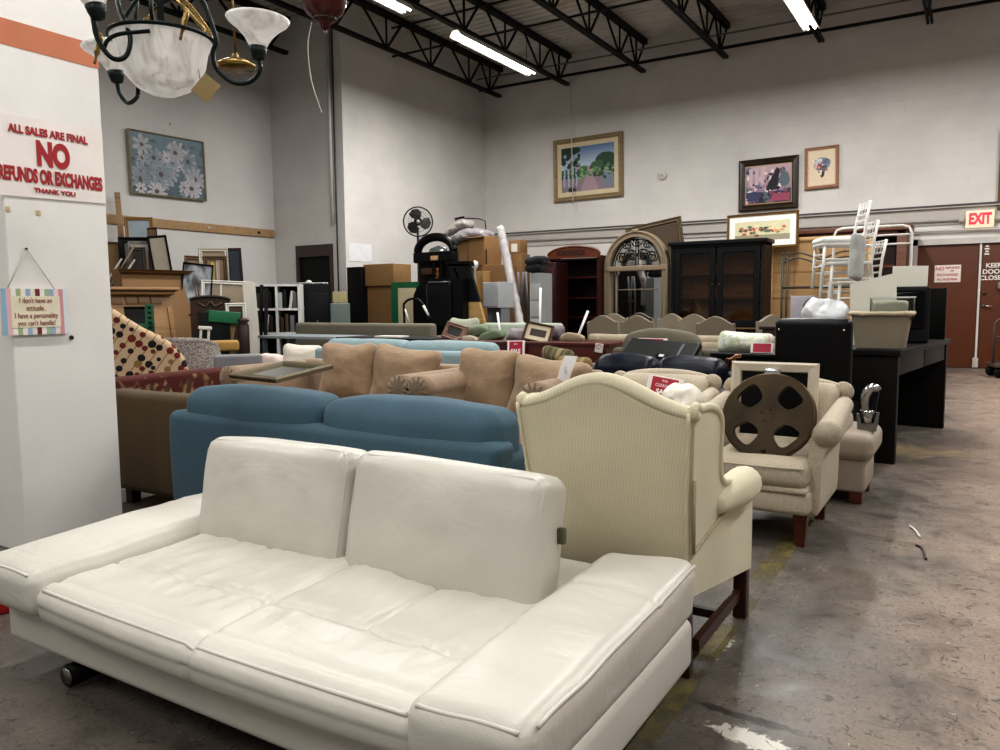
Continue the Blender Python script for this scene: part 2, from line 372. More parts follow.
# ledge and conduits on the back wall
b = MB(); b.box(XB, 9, YB-.09, YB, 2.78, 2.82); b.box(XB, 9, YB-.03, YB, 2.50, 2.78); S('trim_5', b, mat('#bdb7b1'))
b = MB(); b.box(XB, 9, YB-.094, YB-.086, 2.80, 2.835); S('trim_11', b, mat('#4a4644'))
rod('trim_6', [(-9.3, YB-.07, 2.63), (-.35, YB-.07, 2.56)], .016, mat('#b7b2ac')); rod('trim_12', [(-2.4, YB-.07, 2.42), (1.5, YB-.07, 2.36)], .022, mat('#c9c5bf'))
rod('trim_13', [(-10.35, YJ-.04, 2.7), (-10.35, YJ-.04, 6.4)], .035, mat('#cfccc7')); rod('pipe_shadow', [(-10.27, YJ-.02, .0), (-10.27, YJ-.02, 6.5)], .014, mat('#3d3b3b'))  # the thin dark rod stands in for the shadow line beside the pipe
# wooden rail on the left wall
b = MB(); b.rbox((XA+.02, 6.6, 2.60), (.04, 8.6, .15), .005); ra = S('trim_7', b, mat('#a98a63', 'wood', .6))
for yy in (7.65, 9.35, 10.5): b = MB(); b.lathe([(.03, 0), (.02, .02), (0, .03)], 10, R(0, 90, 0), (XA+.04, yy, 2.6)); P('screw_cap', b, mat('#e5e1d8' if yy < 10 else '#222020'), ra)
# ------------------------------------------------------------------ painted pillar
PX, PY0, PY1 = -3.9, 1.925, 2.43
b = MB(); b.rbox((PX-.26, (PY0+PY1)/2, 3.3), (.52, PY1-PY0, 6.6), .008); pil = S('pillar', b, wall_mat('pillar_paint', '#f8f5f0', .0003, 9, 9))
b = MB(); b.box(PX-.522, PX+.002, PY0-.002, PY1+.002, 2.415, 2.535); P('painted_band', b, mat('#c97f5d', rough=.6), pil)
RX = R(0, 0, 90)
mred = mat('#a82a30', rough=.7, var=.08); mpap = mat('#f2e9e4', rough=.5, var=.05)
t = T('paper_sign', 'white paper sign with red capitals taped high on the white pillar', 'sign', (PX+.004, 2.165, 1.915), 90)
b = MB(); b.sheet(lambda u, v: (.52*(u-.5), -.002-.0012*math.sin(u*9)*math.sin(v*7), .375*(v-.5)+.012*(u-.5)), 24, 16); b.box(-.26, .26, -.0005, .001, -.185, .185); P('paper', b, mpap, t)
text('lettering', 'ALL SALES ARE FINAL', .050, mred, t, loc=(-.012, -.0045, .122), sx=.80, off=.0022)
text('lettering', 'NO', .152, mred, t, loc=(-.0, -.0045, .019), sx=.66, off=.009)
text('lettering', 'REFUNDS OR EXCHANGES', .088, mred, t, loc=(-.008, -.0045, -.09), sx=.475, off=.0044)
text('lettering', 'THANK YOU', .03, mred, t, loc=(-.0, -.0045, -.154), sx=1.15, off=.0012)
t = T('hanging_plaque', 'small striped plaque with a saying hanging by string from a nail in the pillar', 'plaque', (PX+.006, 2.03, 1.178), 90)
stripes = ['#8fb7cf', '#e9b9bd', '#f2efe6', '#a7b88c', '#efeade', '#9fb3cf', '#e9e3d6', '#7f2a3a', '#f0ece2', '#a8bd9d', '#9cb6cf', '#f3ded9', '#d79aa3', '#dfe6ea']
b = MB(); b.rbox((0, -.008, 0), (.31, .014, .22), .003); P('board', b, mat('#d9d0d0'), t)
b = MB(); b.canvas(.31, .22, 56, 4, lambda u, v: lin(stripes[int(u*14) % 14]), -.0155); P('striped_face', b, mat('#ffffff', 'attr', .6), t)
b = MB(); b.box(-.115, .115, -.0175, -.016, -.075, .075); P('caption_panel', b, mat('#efe6cd'), t)
for k, s in enumerate(("I don't have an", 'attitude..', 'I have a personality', "you can't handle!")):
    text('lettering', s, .036, mat('#8a3038'), t, loc=(0, -.019, .053-.036*k), sx=.72, ex=.0004)
b = MB(); b.tube([(-.12, -.006, .11), (-.02, -.004, .30)], .0025, 6); b.tube([(-.02, -.004, .30), (.1, -.006, .11)], .0025, 6); P('string', b, mat('#b9b6a8'), t)
b = MB(); b.lathe([(.005, 0), (.005, .012), (.0, .014)], 10, R(90, 0, 0), (-.02, .004, .301)); P('nail', b, mat('#45423e', 'metal', .4), t)
b = MB(); b.lathe([(.012, 0), (.011, .004), (.006, .001), (0, .001)], 14, R(0, 90, 0), (PX+.001, 2.205, 1.045)); P('cable_hole', b, mat('#2c2927'), pil)
for y_, z_ in ((2.08, 1.655), (1.94, 1.66)): b = MB(); b.rbox((PX+.0015, y_, z_), (.002, .022, .024), .0005); P('tape_piece', b, mat('#cdb890'), pil)
# worn yellow line on the concrete
def line_mat():
    t = NT('worn_line'); n = t.n('ShaderNodeTexNoise', Scale=5, Detail=7, Roughness=.75); t.l(t.coord(), 0, n, 0)
    r = t.ramp([(.4, lin('#66603f')), (.62, lin('#85794a'))]); t.l(n, 0, r, 0); t.col((r, 0)); t.b.inputs['Roughness'].default_value = .6
    r2 = t.ramp([(.42, (0, 0, 0)), (.66, (.75,)*3)]); t.l(n, 0, r2, 0); t.l(r2, 0, t.b, 'Alpha'); return t.m
b = MB(); b.box(-.80, -.70, -2, 9, .0008, .002); S('trim_14', b, line_mat())
# ------------------------------------------------------------------ double doors
t = T('door_1', None, None, (0, YB-.02, 0)); mdoor = mat('#5d2d10', rough=.5, var=.12)
t['kind'] = 'structure'
b = MB(); b.rbox((-.485, 0, 1.075), (.93, .05, 2.13), .004); l1 = P('door_leaf', b, mdoor, t)
b = MB(); b.rbox((.495, 0, 1.075), (.93, .05, 2.13), .004); l2 = P('door_leaf', b, mdoor, t)
b = MB(); b.rbox((.005, -.04, 1.08), (.035, .03, 2.14), .004); P('astragal', b, mat('#d8d3cd', 'metal', .35), t)
b = MB(); b.box(-1.03, -.95, -.08, .02, 0, 2.25); b.box(.96, 1.04, -.08, .02, 0, 2.25); b.box(-1.03, 1.04, -.08, .02, 2.15, 2.25); P('door_frame', b, mat('#c9c4be'), t)
b = MB(); b.lathe([(.035, 0), (.035, .02), (.012, .025), (.012, .06), (0, .06)], 14, R(90, 0, 0), (.085, -.025, 1.08)); b.tube([(.085, -.085, 1.08), (.22, -.085, 1.075)], .012); P('door_lever', b, mat('#d5d2cc', 'metal', .25, 1), l2)
b = MB(); b.lathe([(.03, 0), (.026, .03), (0, .035)], 14, R(90, 0, 0), (.085, -.025, 1.30)); P('deadbolt', b, mat('#6d5a4a', 'metal', .4, 1), l2)
b = MB(); b.rbox((.0, -.05, .1), (.09, .06, .17), .01); P('floor_bolt', b, mat('#bdb6ae', 'metal', .4), t)
b = MB(); b.rbox((.38, -.06, 1.42), (.22, .09, .14), .05, k=4); P('door_closer', b, mat('#8d8782', 'metal', .5), l2)
mw2 = mat('#e9e5e0')
text('lettering', 'KEEP\nDOOR\nCLOSED', .105, mw2, l2, loc=(.20, -.028, 1.66), off=.003)
for k in range(4): b = MB(); b.box(.06+.012*(k % 2), .13-.012*(k % 2), -.028, -.026, 1.95+.045*k, 1.975+.045*k); P('label_strip', b, mw2, l2)
t = T('door_notice', 'white notice with red lettering on the left brown door', 'sign', (-.475, YB-.048, 1.645))
b = MB(); b.rbox((0, 0, 0), (.40, .006, .30), .001); P('paper', b, mat('#e9dcd4'), t)
for s, z, sz, x, sx in (('NO', .085, .085, -.12, 1), ('REFUNDS', .10, .05, .07, 1), ('OR', .045, .04, .07, 1), ('EXCHANGES', -.02, .055, 0, 1), ('ALL SALES FINAL', -.10, .05, 0, .85)):
    text('lettering', s, sz, mred, t, loc=(x, -.0045, z), sx=sx, off=.0015)
# notice at the picture edge on the right leaf
t = T('white_notice', 'white and red notice on the right brown door beside the white letters', 'sign', (.47, YB-.048, 1.66))
b = MB(); b.rbox((0, 0, 0), (.28, .006, .42), .001); P('paper', b, mw2, t); b = MB(); b.box(-.12, .12, -.006, -.004, -.19, -.06); P('red_panel', b, mred, t)
# exit sign
t = T('exit_sign', 'lit exit sign with red letters and two lamp heads above the brown doors', 'exit sign', (-.03, YB-.03, 2.555))
b = MB(); b.rbox((0, -.03, 0), (.42, .1, .30), .015); P('housing', b, mat('#e9dcc0', rough=.4, emit=.25), t)
text('lettering', 'EXIT', .25, mat('#ff2a3a', emit=1.6), t, loc=(0, -.083, 0), sx=.64, off=.012)
for s in (-1, 1):
    b = MB(); b.lathe([(.02, 0), (.05, .02), (.055, .07), (.0, .08)], 14, R(90, 0, 0), (s*.27, -.02, -.0)); b.tube([(s*.21, -.02, 0), (s*.27, -.02, 0)], .015); P('lamp_head', b, mat('#bdb8b0', 'metal', .3), t)
# ------------------------------------------------------------------ fluorescent fixtures
mhouse = mat('#dedcd6', rough=.4); mtube = mat('#ffffff', emit=9.0)
rows = [(-7.03, y0) for y0 in (10.2, 6.6, 3.0, -.6, -4.2)] + [(-2.33, y0) for y0 in (10.5, 6.9, 3.3, -.3, -3.9)] + [(2.4, y0) for y0 in (10.5, 6.9, 3.3, -.3, -3.9)]
where = {(-7.03, 10.2): 'long fluorescent strip light hanging under the joists left of centre', (-7.03, 6.6): 'fluorescent strip light at the top edge, behind the dark red ceiling lamp', (-2.33, 10.5): 'bright fluorescent strip light at the top right near the back wall'}
for i, (x, y0) in enumerate(rows):
    t = T('strip_light', where.get((x, y0), f'fluorescent strip light hung overhead, number {i+1} of the rows'), 'light fixture', (x, y0+1.22, 5.3), 0, 'hanging fluorescent strip lights')
    b = MB(); b.prism([(-.12, .0), (-.12, .015), (-.05, .10), (.05, .10), (.12, .015), (.12, 0), (.11, 0), (.045, .085), (-.045, .085), (-.11, 0)], -1.23, 1.23); P('reflector_housing', b, mhouse, t)
    for s in (-.05, .05): b = MB(); b.tube([(s, -1.2, .02), (s, 1.2, .02)], .018, 8); P('tube_lamp', b, mtube, t)
    for yy in (-1.0, 1.0): b = MB(); b.tube([(0, yy, .1), (0, yy, .66)], .006, 6); P('hanger', b, MJ, t)
    L = bpy.data.lights.new('fluorescent_glow', 'AREA'); L.shape = 'RECTANGLE'; L.size = .2; L.size_y = 2.4; L.energy = LIGHT_W*(1.25 if y0 > 9 else .8 if y0 > 5 else .52 if y0 > 2 else .5); L.color = (1, .985, .955)
    lo = bpy.data.objects.new('fluorescent_glow', L); C.objects.link(lo); lo.location = (x, y0+1.22, 5.29); lo.parent = None
wd = bpy.data.worlds.new('world'); bpy.context.scene.world = wd; wd.use_nodes = True
wd.node_tree.nodes['Background'].inputs[0].default_value = (1, .98, .95, 1); wd.node_tree.nodes['Background'].inputs[1].default_value = WORLD
sc = bpy.context.scene; sc.view_settings.view_transform = 'Standard'; sc.view_settings.look = 'Medium High Contrast'; sc.view_settings.exposure = EXPO
# ------------------------------------------------------------------ white leather sofa
ML = mat('#d1cdc3', 'leather', .33, var=.10, bump=.8)
MLb = mat('#d0ccc3', 'leather', .4, var=.05, bump=.2)
t = T('leather_sofa', 'long low white leather sofa with two back cushions in the foreground', 'sofa', (-1.68, 1.72, 0))
b = MB(); b.rbox((0, .0, .19), (2.0, .95, .155), .03, (8, 4, 1), 3); P('plinth', b, MLb, t)
def seam(d, w=.012): return math.exp(-(d/w)**2)
def seatfn(x, y, z):
    if z > .01:
        k = max(0, min(1, (.43-abs(y))/.10))
        z += .008*nz(x, y, 0, 4)*max(0, k) + .009*nz(x*5, y*2+7, 1, 3.2)*max(0, k)+.004*nz(x*14, y*5, 3, 3)*max(0, k)
        z -= .018*seam(x-.02, .010)
        for xs in (-.34, .36): z -= .014*seam(x-xs, .010)*(1 if y > -.26 else 0)
        z -= .017*seam(y+.26, .010) ; z -= .01*seam(y+.44, .014)
        z += .012*(1-abs(math.sin((x+.86)*PI/.575))**6)*0 + .012*(y+.5)
    if y < -.4:
        for xs in (.02,): y += .012*seam(x-xs)
        if abs(z-.028) < .02: y -= .004
        y -= .02*(1-(x/.78)**2)
    return x, y, z
b = MB(); b.rbox((0.02, -.02, .305), (1.47, 1.02, .125), .05, (110, 60, 4), 4, (0, .01, .018), seatfn); P('seat_cushion', b, ML, t)
b = MB(); b.tube([Vector(seatfn(-.69+1.38*i/60, -.51+.012, .0625-.012))+Vector((.02, -.02, .305)) for i in range(61)], .0055, 6); P('seat_piping', b, MLb, t)
def armfn(sg):
    def f(x, y, z):
        if z > 0:
            z += .008*nz(x*2, y*2, 3, 3) + .03*sg*x*1.2 + .03*(y+.45)
            z -= .008*seam(y-.19, .012)
        x += sg*.01*(z+.06)/.12
        return x, y, z
    return f
for sg in (-1, 1):
    b = MB(); b.rbox((sg*.85, -.03, .332), (.30, 1.02, .15), .045, (14, 50, 4), 4, (.008, .008, .02), armfn(sg)); a = P('armrest', b, ML, t)
    af = armfn(sg); cc = Vector((sg*.85, -.03, .332)); k7 = .075-.012
    b = MB(); b.tube([Vector(af(x, -.51+.012, k7))+cc for x in [-.12+.24*i/16 for i in range(17)]], .0055, 6); P('armrest_piping', b, MLb, a)
    b = MB(); b.tube([Vector(af(sg*(.15-.012+.008), y, k7+.004))+cc for y in [-.47+.94*i/40 for i in range(41)]], .0055, 6); P('armrest_piping', b, MLb, a)
def backfn(sd):
    def f(x, y, z):
        if y < 0: y += .010*nz(x*2.2, z*2.2, sd, 2.5) + .004*nz(x*8, z*5, sd, 2)
        z += .006*nz(x*2, y, sd+3, 2); x += .006*nz(z*3, y, sd+5, 2)
        return x, y, z
    return f
for i, x0 in enumerate((-.39, .33)):
    sd = 3.1*i+1
    Mx = R(-13, 0, 0) @ R(0, -1.0+2*i, 0)
    b = MB(); b.rbox((0, 0, .185), (.70, .165, .40), .045, (34, 4, 20), 4, (.008, .035, .012), backfn(sd), Mx, (x0, .13, .332)); bc = P('back_cushion', b, ML, t)
    b = MB()
    for yy in (-.055, .06):
        b.tube([Vector(backfn(sd)(px, (-1 if yy < 0 else 1)*.068, pz))+Vector((0, 0, .185)) for px, pz in [(q_[0], q_[1]) for q_ in ([(-.305, -.187), (-.327, -.178), (-.337, -.15)]+[(-.337, -.1+.05*k) for k in range(5)]+[(-.337, .15), (-.327, .178), (-.30, .188)]+[(-.25+.05*k, .188) for k in range(11)]+[(.30, .188), (.327, .178), (.337, .15)]+[(.337, .1-.05*k) for k in range(5)]+[(.337, -.15), (.327, -.178), (.305, -.187)])]], .0075, 6, M=Mx, T=(x0, .13, .332))
    P('cushion_piping', b, MLb, bc)
b = MB(); b.rbox((.70, .20, .54), (.022, .02, .045), .003); P('fabric_tag', b, mat('#5b5a45', 'fabric'), t, 'small olive fabric tag')
for x in (-.72, .72):
    b = MB(); b.tube([(x, -.44, .04), (x, -.30, .04)], .036, 16); b.box(x-.03, x+.03, -.40, -.32, .05, .12); ft = P('foot', b, mat('#141414', 'metal', .35, .6), t)
    b = MB(); b.tube([(x, -.446, .04), (x, -.438, .04)], .03, 16); P('foot_cap', b, mat('#8e8b88', 'metal', .25, 1), ft, 'chrome end cap')
    b = MB(); b.box(x-.03, x+.03, .36, .44, 0, .12); P('foot', b, mat('#141414', 'metal', .35, .6), t)

# ------------------------------------------------------------------ cream wing chair seen from behind
def stripe_mat(name, h1, h2, per=.011):
    q = NT(name); mp = q.coord(); sx = q.n('ShaderNodeSeparateXYZ'); q.l(mp, 0, sx, 0)
    ad = q.n('ShaderNodeMath', _operation='ADD'); q.l(sx, 0, ad, 0); q.l(sx, 1, ad, 1)
    mu = q.n('ShaderNodeMath', _operation='MULTIPLY'); mu.inputs[1].default_value = 2*PI/per; q.l(ad, 0, mu, 0); si = q.n('ShaderNodeMath', _operation='SINE'); q.l(mu, 0, si, 0)
    mr = q.n('ShaderNodeMapRange'); mr.inputs[1].default_value = -.3; mr.inputs[2].default_value = .6; q.l(si, 0, mr, 0)
    n = q.n('ShaderNodeTexNoise', Scale=3, Detail=3); q.l(mp, 0, n, 0); r = q.ramp([(.3, (.88,)*3), (.7, (1.05,)*3)]); q.l(n, 0, r, 0)
    q.col(q.mix(1.0, q.mix((mr, 0), lin(h1), lin(h2)), (r, 0), 'MULTIPLY')); q.b.inputs['Roughness'].default_value = .85; q.b.inputs['Sheen Weight'].default_value = .2
    n2 = q.n('ShaderNodeTexNoise', Scale=300); q.l(mp, 0, n2, 0); q.bump((n2, 0), .002, .6); return q.m
MWC = stripe_mat('cream_stripe', '#d8d0b6', '#d0c8ab')
MWD = mat('#3a1c12', 'wood', .35, var=.2)
t = T('wing_chair', 'cream striped wing chair with dark legs, seen from behind right of the white sofa', 'armchair', (-1.0, 2.32, 0))
def lean(x, y, z): return (x, y-.19*max(0, z-.28), z)
def camel(x, hw=.29):
    u = abs(x)/hw
    return .848+.098*math.exp(-(u/.60)**2)
N = 28
b = MB()
def hw(z): return .258+.032*min(1, max(0, (z-.28)/.55))**1.5
cols_ = []
for side, yy in ((0, 0.0), (1, .11)):
    pass
def backsheet(y, flip):
    def f(u, v):
        x0 = (u-.5)*2; zt = camel(x0*.29); z = .27+(zt-.27)*v; x = x0*hw(z); yb = y - (.018*(1-x0*x0)*math.sin(PI*v) if not flip else 0)
        return lean(x, yb, z)
    return f
b.sheet(backsheet(0, False), N, 18); b.sheet(backsheet(.11, True), N, 18)
for s in (-1, 1): b.sheet(lambda u, v: lean(s*hw(.27+(camel(.29)-.27)*v), .11*u, .27+(camel(.29)-.27)*v), 2, 18)
b.sheet(lambda u, v: lean((u-.5)*2*hw(.27), .11*v, .27), N, 2); P('back', b, MWC, t)
b = MB(); b.tube([lean((i/40-.5)*2*.312, .04, camel((i/40-.5)*.58)+.004) for i in range(41)], [.013+.019*math.sin(PI*i/40)**.3 for i in range(41)], 12); P('top_roll', b, MWC, t)
for s in (-1, 1): b = MB(); b.tube([lean(s*hw(z)*1.0, -.003, z) for z in [.27+.60*i/20 for i in range(21)]], .006, 6); P('welt', b, MWC, t)
for s in (-1, 1):
    prof = [(.02, .42), (.02, .85), (.08, .875), (.16, .872), (.235, .845), (.265, .79), (.268, .68), (.30, .60), (.42, .565), (.46, .53), (.30, .475)]
    pr_ = bez([(p[0], 0, p[1]) for p in prof], 40)
    b = MB(); M_ = Matrix(((0, -1, 0), (1, 0, 0), (0, 0, 1)))
    pts = [(p.x, p.z) for p in pr_]
    vs_ = []; nn = len(pts)
    for off in (0, .075):
        for (yy, zz) in pts:
            q = lean(s*(hw(zz)+.012+.03*max(0, (yy-.05))-off*.9), yy, zz); vs_.append((q[0], yy-.19*max(0, zz-.28)*(1-min(1, yy/.5)*.4), zz))
    b.add(vs_, [tuple(range(nn)), tuple(range(2*nn-1, nn-1, -1))]+[(i, (i+1) % nn, (i+1) % nn+nn, i+nn) for i in range(nn)], False)
    P('wing', b, MWC, t)
    b = MB(); b.tube([(v[0]-s*.005, v[1], v[2]) for v in vs_[4:nn-6]], .014, 8); P('wing_edge', b, MWC, t)
    b = MB(); b.tube([Vector(v)+Vector((s*.004, 0, 0)) for v in vs_[nn-9:nn]+vs_[0:3]], .0065, 6); P('wing_welt', b, mat('#b3a98a', 'fabric'), t)
    # side panel and rolled arm
    b = MB()
    def sp(u, v): y = -.002+.617*u; zb = .268-.078*u; zt = .50+.03*u; return (s*(.262+.045*u), y, zb+(zt-zb)*v)
    b.sheet(sp, 10, 8); b.sheet(lambda u, v: (sp(u, v)[0]-s*.07, sp(u, v)[1], sp(u, v)[2]), 10, 8)
    b.sheet(lambda u, v: (sp(1, v)[0]-s*.07*u, sp(1, v)[1], sp(1, v)[2]), 2, 8); b.sheet(lambda u, v: (sp(u, 0)[0]-s*.07*v, sp(u, 0)[1], sp(u, 0)[2]), 10, 2)
    P('side_panel', b, MWC, t)
    b = MB(); b.tube([(s*(.275+.03*u), .22+.34*u, .515+.03*u) for u in [i/12 for i in range(13)]], [.03+.034*min(1, i/7) for i in range(11)]+[.058, .035], 16); P('arm_roll', b, MWC, t)
    b = MB(); b.rbox((s*.243, .0, .118), (.045, .045, .236), .006, M=R(4, 0, 0), T=(0, .03, 0)); b2 = P('leg', b, MWD, t)
    b = MB(); b.rbox((s*.275, .60, .105), (.05, .05, .21), .006); P('leg', b, MWD, t)
    b = MB(); b.box(s*.268-.012, s*.268+.012, .06, .58, .075, .115); P('stretcher', b, MWD, t)
b = MB(); b.box(-.265, .265, .33, .355, .08, .11); P('stretcher', b, MWD, t)
b = MB(); b.rbox((0, .33, .36), (.46, .54, .17), .03, (4, 4, 2)); P('seat_deck', b, MWC, t)
b = MB(); b.rbox((0, .36, .47), (.44, .52, .10), .04, (6, 6, 2), 3, (0, 0, .02)); P('seat_cushion', b, MWC, t)

# ------------------------------------------------------------------ generic upholstery
def sofa(name, label, loc, rz, W, D, m, back_h=.75, cush_top=.85, seat_h=.44, arm_w=.16, arm_h=.6, arm='box', ncush=2, leg='#2a1a12', group=None, cat='sofa', backcush=True, m2=None, skirt=.10, backt=.16, puff=.03, roll=False):
    m2 = m2 or m; t = T(name, label, cat, loc, rz, group); hw_ = W/2; hd = D/2; iw = W-2*arm_w
    def wob(x, y, z): return x+.006*nz(z, y, 1, 3), y+.006*nz(x, z, 2, 3), z+.006*nz(x, y, 4, 3)
    b = MB(); b.rbox((0, 0, skirt+(seat_h-.15-skirt)/2), (W-.03, D-.03, seat_h-.15-skirt), .015, (6, 3, 1)); P('base', b, m, t)
    b = MB(); b.rbox((0, hd-backt/2, skirt+(back_h-skirt)/2), (W, backt, back_h-skirt), .045 if not roll else .06, (30, 2, 6), 3, (0, .008, .0), wob); P('back', b, m, t)
    if roll: b = MB(); b.tube([(-hw_+.02+(W-.04)*i/20, hd-backt*.35, back_h-.01+.006*nz(i, 0, 0, .5)) for i in range(21)], .07, 16); P('back_roll', b, m, t)
    for s in (-1, 1):
        xc = s*(hw_-arm_w/2)
        if arm == 'box':
            b = MB(); b.rbox((xc, -.0, skirt+(arm_h-skirt)/2), (arm_w, D-.04, arm_h-skirt), .04, (3, 8, 4), 3, (.006, .0, .006), wob); P('arm', b, m, t)
        elif arm == 'roll':
            b = MB(); b.rbox((xc, 0, skirt+(arm_h-.06-skirt)/2), (arm_w*.75, D-.06, arm_h-.06-skirt), .02, (2, 6, 4), 2); ar = P('arm', b, m, t)
            b = MB(); rr = arm_w*.54
            b.tube([(xc+s*.02, -hd+.02+(D-.08)*i/10, arm_h-rr) for i in range(11)], rr, 20); P('arm_roll', b, m, ar)
            b = MB(); vs_ = [(xc+s*.02, -hd+.0, arm_h-rr)]
            for k in range(48):
                a_ = 2*PI*k/48; q = rr*(1+.0*k); vs_.append((xc+s*.02+q*math.cos(a_), -hd+.02+(.012 if k % 4 < 2 else 0), arm_h-rr+q*math.sin(a_)))
            b.add(vs_, [(0, 1+k, 1+(k+1) % 48) for k in range(48)]); P('pleated_front', b, m2, ar)
    cw = iw/ncush
    for i in range(ncush):
        x = -iw/2+cw*(i+.5); sd = i*3.3+loc[0]
        def wr(x_, y_, z_, sd=sd): return x_+.008*nz(z_, y_, sd, 3), y_+.012*nz(x_, z_, sd+2, 4), z_+.012*nz(x_, y_, sd+4, 4)
        b = MB(); b.rbox((x, -.06-backt/4, seat_h-.075), (cw-.008, D-backt-.06, .16), .05, (10, 10, 2), 3, (0, .01, .025), wr); P('seat_cushion', b, m2, t)
        if backcush:
            b = MB(); h = cush_top-seat_h; b.rbox((x, hd-backt-.09, seat_h+h/2), (cw-.006, .22, h), .065, (16, 3, 10), 4, (.006, .03, puff), wr, None, (0, .0, 0)); P('back_cushion', b, m2, t)
    for sx_ in (-1, 1):
        for sy in (-1, 1): b = MB(); b.box(sx_*(hw_-.1)-.03, sx_*(hw_-.1)+.03, sy*(hd-.1)-.03, sy*(hd-.1)+.03, 0, skirt+.01); P('leg', b, mat(leg, 'plain', .5), t)
    return t
def pillow(name, label, loc, w, h, d, m, rot=(0, 0, 0), group=None, sd=0, cat='pillow', label2=None, pinch=.0):
    def f(x, y, z):
        u, v = 2*x/w, 2*z/h
        k = 1+.07*(u*u*v*v)-.05*(1-abs(u*v))
        return x*k+.01*nz(z, y, sd, 6), y*(1-.45*(max(abs(u), abs(v)))**3)+.016*nz(x, z, sd+1, 5)+.008*nz(x, z, sd+7, 16), z*k+.01*nz(x, y, sd+2, 6)
    b = MB(); b.rbox((0, 0, 0), (w, d, h), min(d*.48, .07), (14, 3, 14), 4, (0, d*.15, 0), f)
    return O(name, b, m, label, cat, loc, rot, group)
MBL = mat('#415e6d', 'fabric', var=.12, bump=.5)
# blue sofa: back towards the camera
bs = sofa('blue_sofa', 'blue fabric sofa with its back turned, behind the white leather sofa', (-2.47, 2.83, 0), 180, 1.95, .86, MBL, .68, .78, .42, .15, .62, 'box', 2, puff=.035, skirt=.05)
for ch in bs.children:
    if ch.name.startswith('back_cushion'): ch.location = (-.03, .10, .0); ch.scale = (1.12, 1, 1)
MTN = mat('#968069', 'suede', var=.16); MTP = mat('#a0876c', 'suede', var=.15)
sofa('tan_sofa', 'tan suede rolled-arm loveseat under the ornate mirror, behind the blue sofa', (-3.88, 4.22, 0), 0, 1.72, .92, MTN, .76, .7, .44, .16, .755, 'roll', 2, backcush=False)
sofa('tan_sofa', 'tan suede rolled-arm sofa behind the cream wing chair', (-2.52, 4.22, 0), 0, .94, .92, MTN, .76, .7, .44, .16, .755, 'roll', 2, backcush=False)
def pil(px, py, y, w, h, rot, lab, sd, m=MTP, d=.19, group='tan suede cushions on the two sofas'):
    p = atY(px, py, y); return pillow('sofa_cushion', lab, p, w, h, d, m, rot, group, sd, 'cushion')
pil(349, 373, 4.3, .46, .44, (-10, 0, 12), 'tan suede cushion standing right of the ornate mirror, leftmost of four', 1)
pil(404, 378, 4.36, .52, .44, (-12, 6, 6), 'tan suede cushion behind the two pleated sofa arms, second of four', 2)
pil(487, 384, 4.3, .47, .46, (-12, 2, -4), 'tan suede cushion with a peaked corner, left of the wing chair top', 3)
pil(548, 394, 4.2, .56, .44, (-12, 4, -12), 'tan suede cushion with a white paper tag, behind the wing chair top', 4)
p = atY(569, 370, 4.08); t = T('paper_tag', 'long white paper tag hanging over the right tan cushion', 'tag', p, -12)
b = MB(); b.sheet(lambda u, v: ((u-.5)*.095+.05*(v-.5), -.015-.02*math.cos((v-.2)*2.2), (v-.5)*.17), 4, 10); P('paper', b, mat('#e9e7e4'), t)
b = MB(); b.tube(bez([(.004+.01*math.sin(k*2.1), -.038, -.02+.006*k) for k in range(8)], 28), .0012, 5); P('pen_mark', b, mat('#777777'), t)
def striped(nm, cols, per):
    q = NT(nm); mp = q.coord((1, 1, 1), (0, .5, .3)); w_ = q.n('ShaderNodeTexWave', Scale=1/per*.16, Distortion=.6); q.l(mp, 0, w_, 0); r = q.ramp([(i/(len(cols)-1), lin(c)) for i, c in enumerate(cols)]); q.l(w_, 0, r, 0); q.col((r, 0)); q.b.inputs['Roughness'].default_value = .85; return q.m
pil(558, 357, 4.62, .24, .14, (20, 8, 10), 'small olive and gold striped cushion behind the tagged tan cushion', 6, striped('olive_stripe', ['#4f4a34', '#7a6e4b', '#45432f', '#948560'], .05), .12, None)
pil(575, 366, 4.5, .26, .12, (10, 4, -10), 'brown patterned cushion beside the small striped cushion', 8, striped('brown_stripe', ['#8a7350', '#77643f', '#a08a5f'], .03), .1, None)
# pieces at the right end of the blue sofa
pillow('navy_cushion', 'dark navy cushion between the blue sofa and the wing chair', atY(521, 436, 2.95), .16, .22, .12, mat('#16324a', 'fabric'), (-8, 0, 0), sd=3)
b = MB()
for k in range(16):
    b.tube(bez([(random.uniform(-.09, .09), random.uniform(-.03, .03), .12), (random.uniform(-.09, .09), random.uniform(-.06, .02), .03), (random.uniform(-.09, .09), random.uniform(-.06, .0), -.08)], 10), .014, 6)
b.rbox((0, 0, 0), (.16, .06, .16), .03, (4, 2, 4), 3)
O('knit_throw', b, mat('#c59a96', 'fabric', var=.25), 'pink fringed throw bunched at the right end of the blue sofa', 'throw', atY(524, 457, 2.75))
# ornate mirror lying on the tan arm
t = T('ornate_mirror', 'ornate framed mirror lying flat across the left tan sofa arm', 'mirror', Vector(atZ(281, 372, .755)), -10)
Mt = R(-82, 0, 0)
b = MB(); b.frame(.56, .44, [(0, .01), (0, -.012), (.012, -.024), (.03, -.014), (.045, -.02), (.052, -.006), (.052, .008), (0, .008)], Mt); P('frame', b, mat('#6e6450', 'metal', .5, .3), t)
b = MB()
for k in range(22): a_ = (k+.5)/22-.5; b.rbox((a_*.54, -.012, -.22), (.022, .022, .03), .01, M=Mt)
P('carving', b, mat('#5f5642', 'metal', .5, .3), t)
mmir = mat('#c6ccca', 'metal', .04, 1, var=.02); b = MB(); b.box(-.23, .23, -.004, .004, -.17, .17, M=Mt); P('mirror_glass', b, mmir, t)
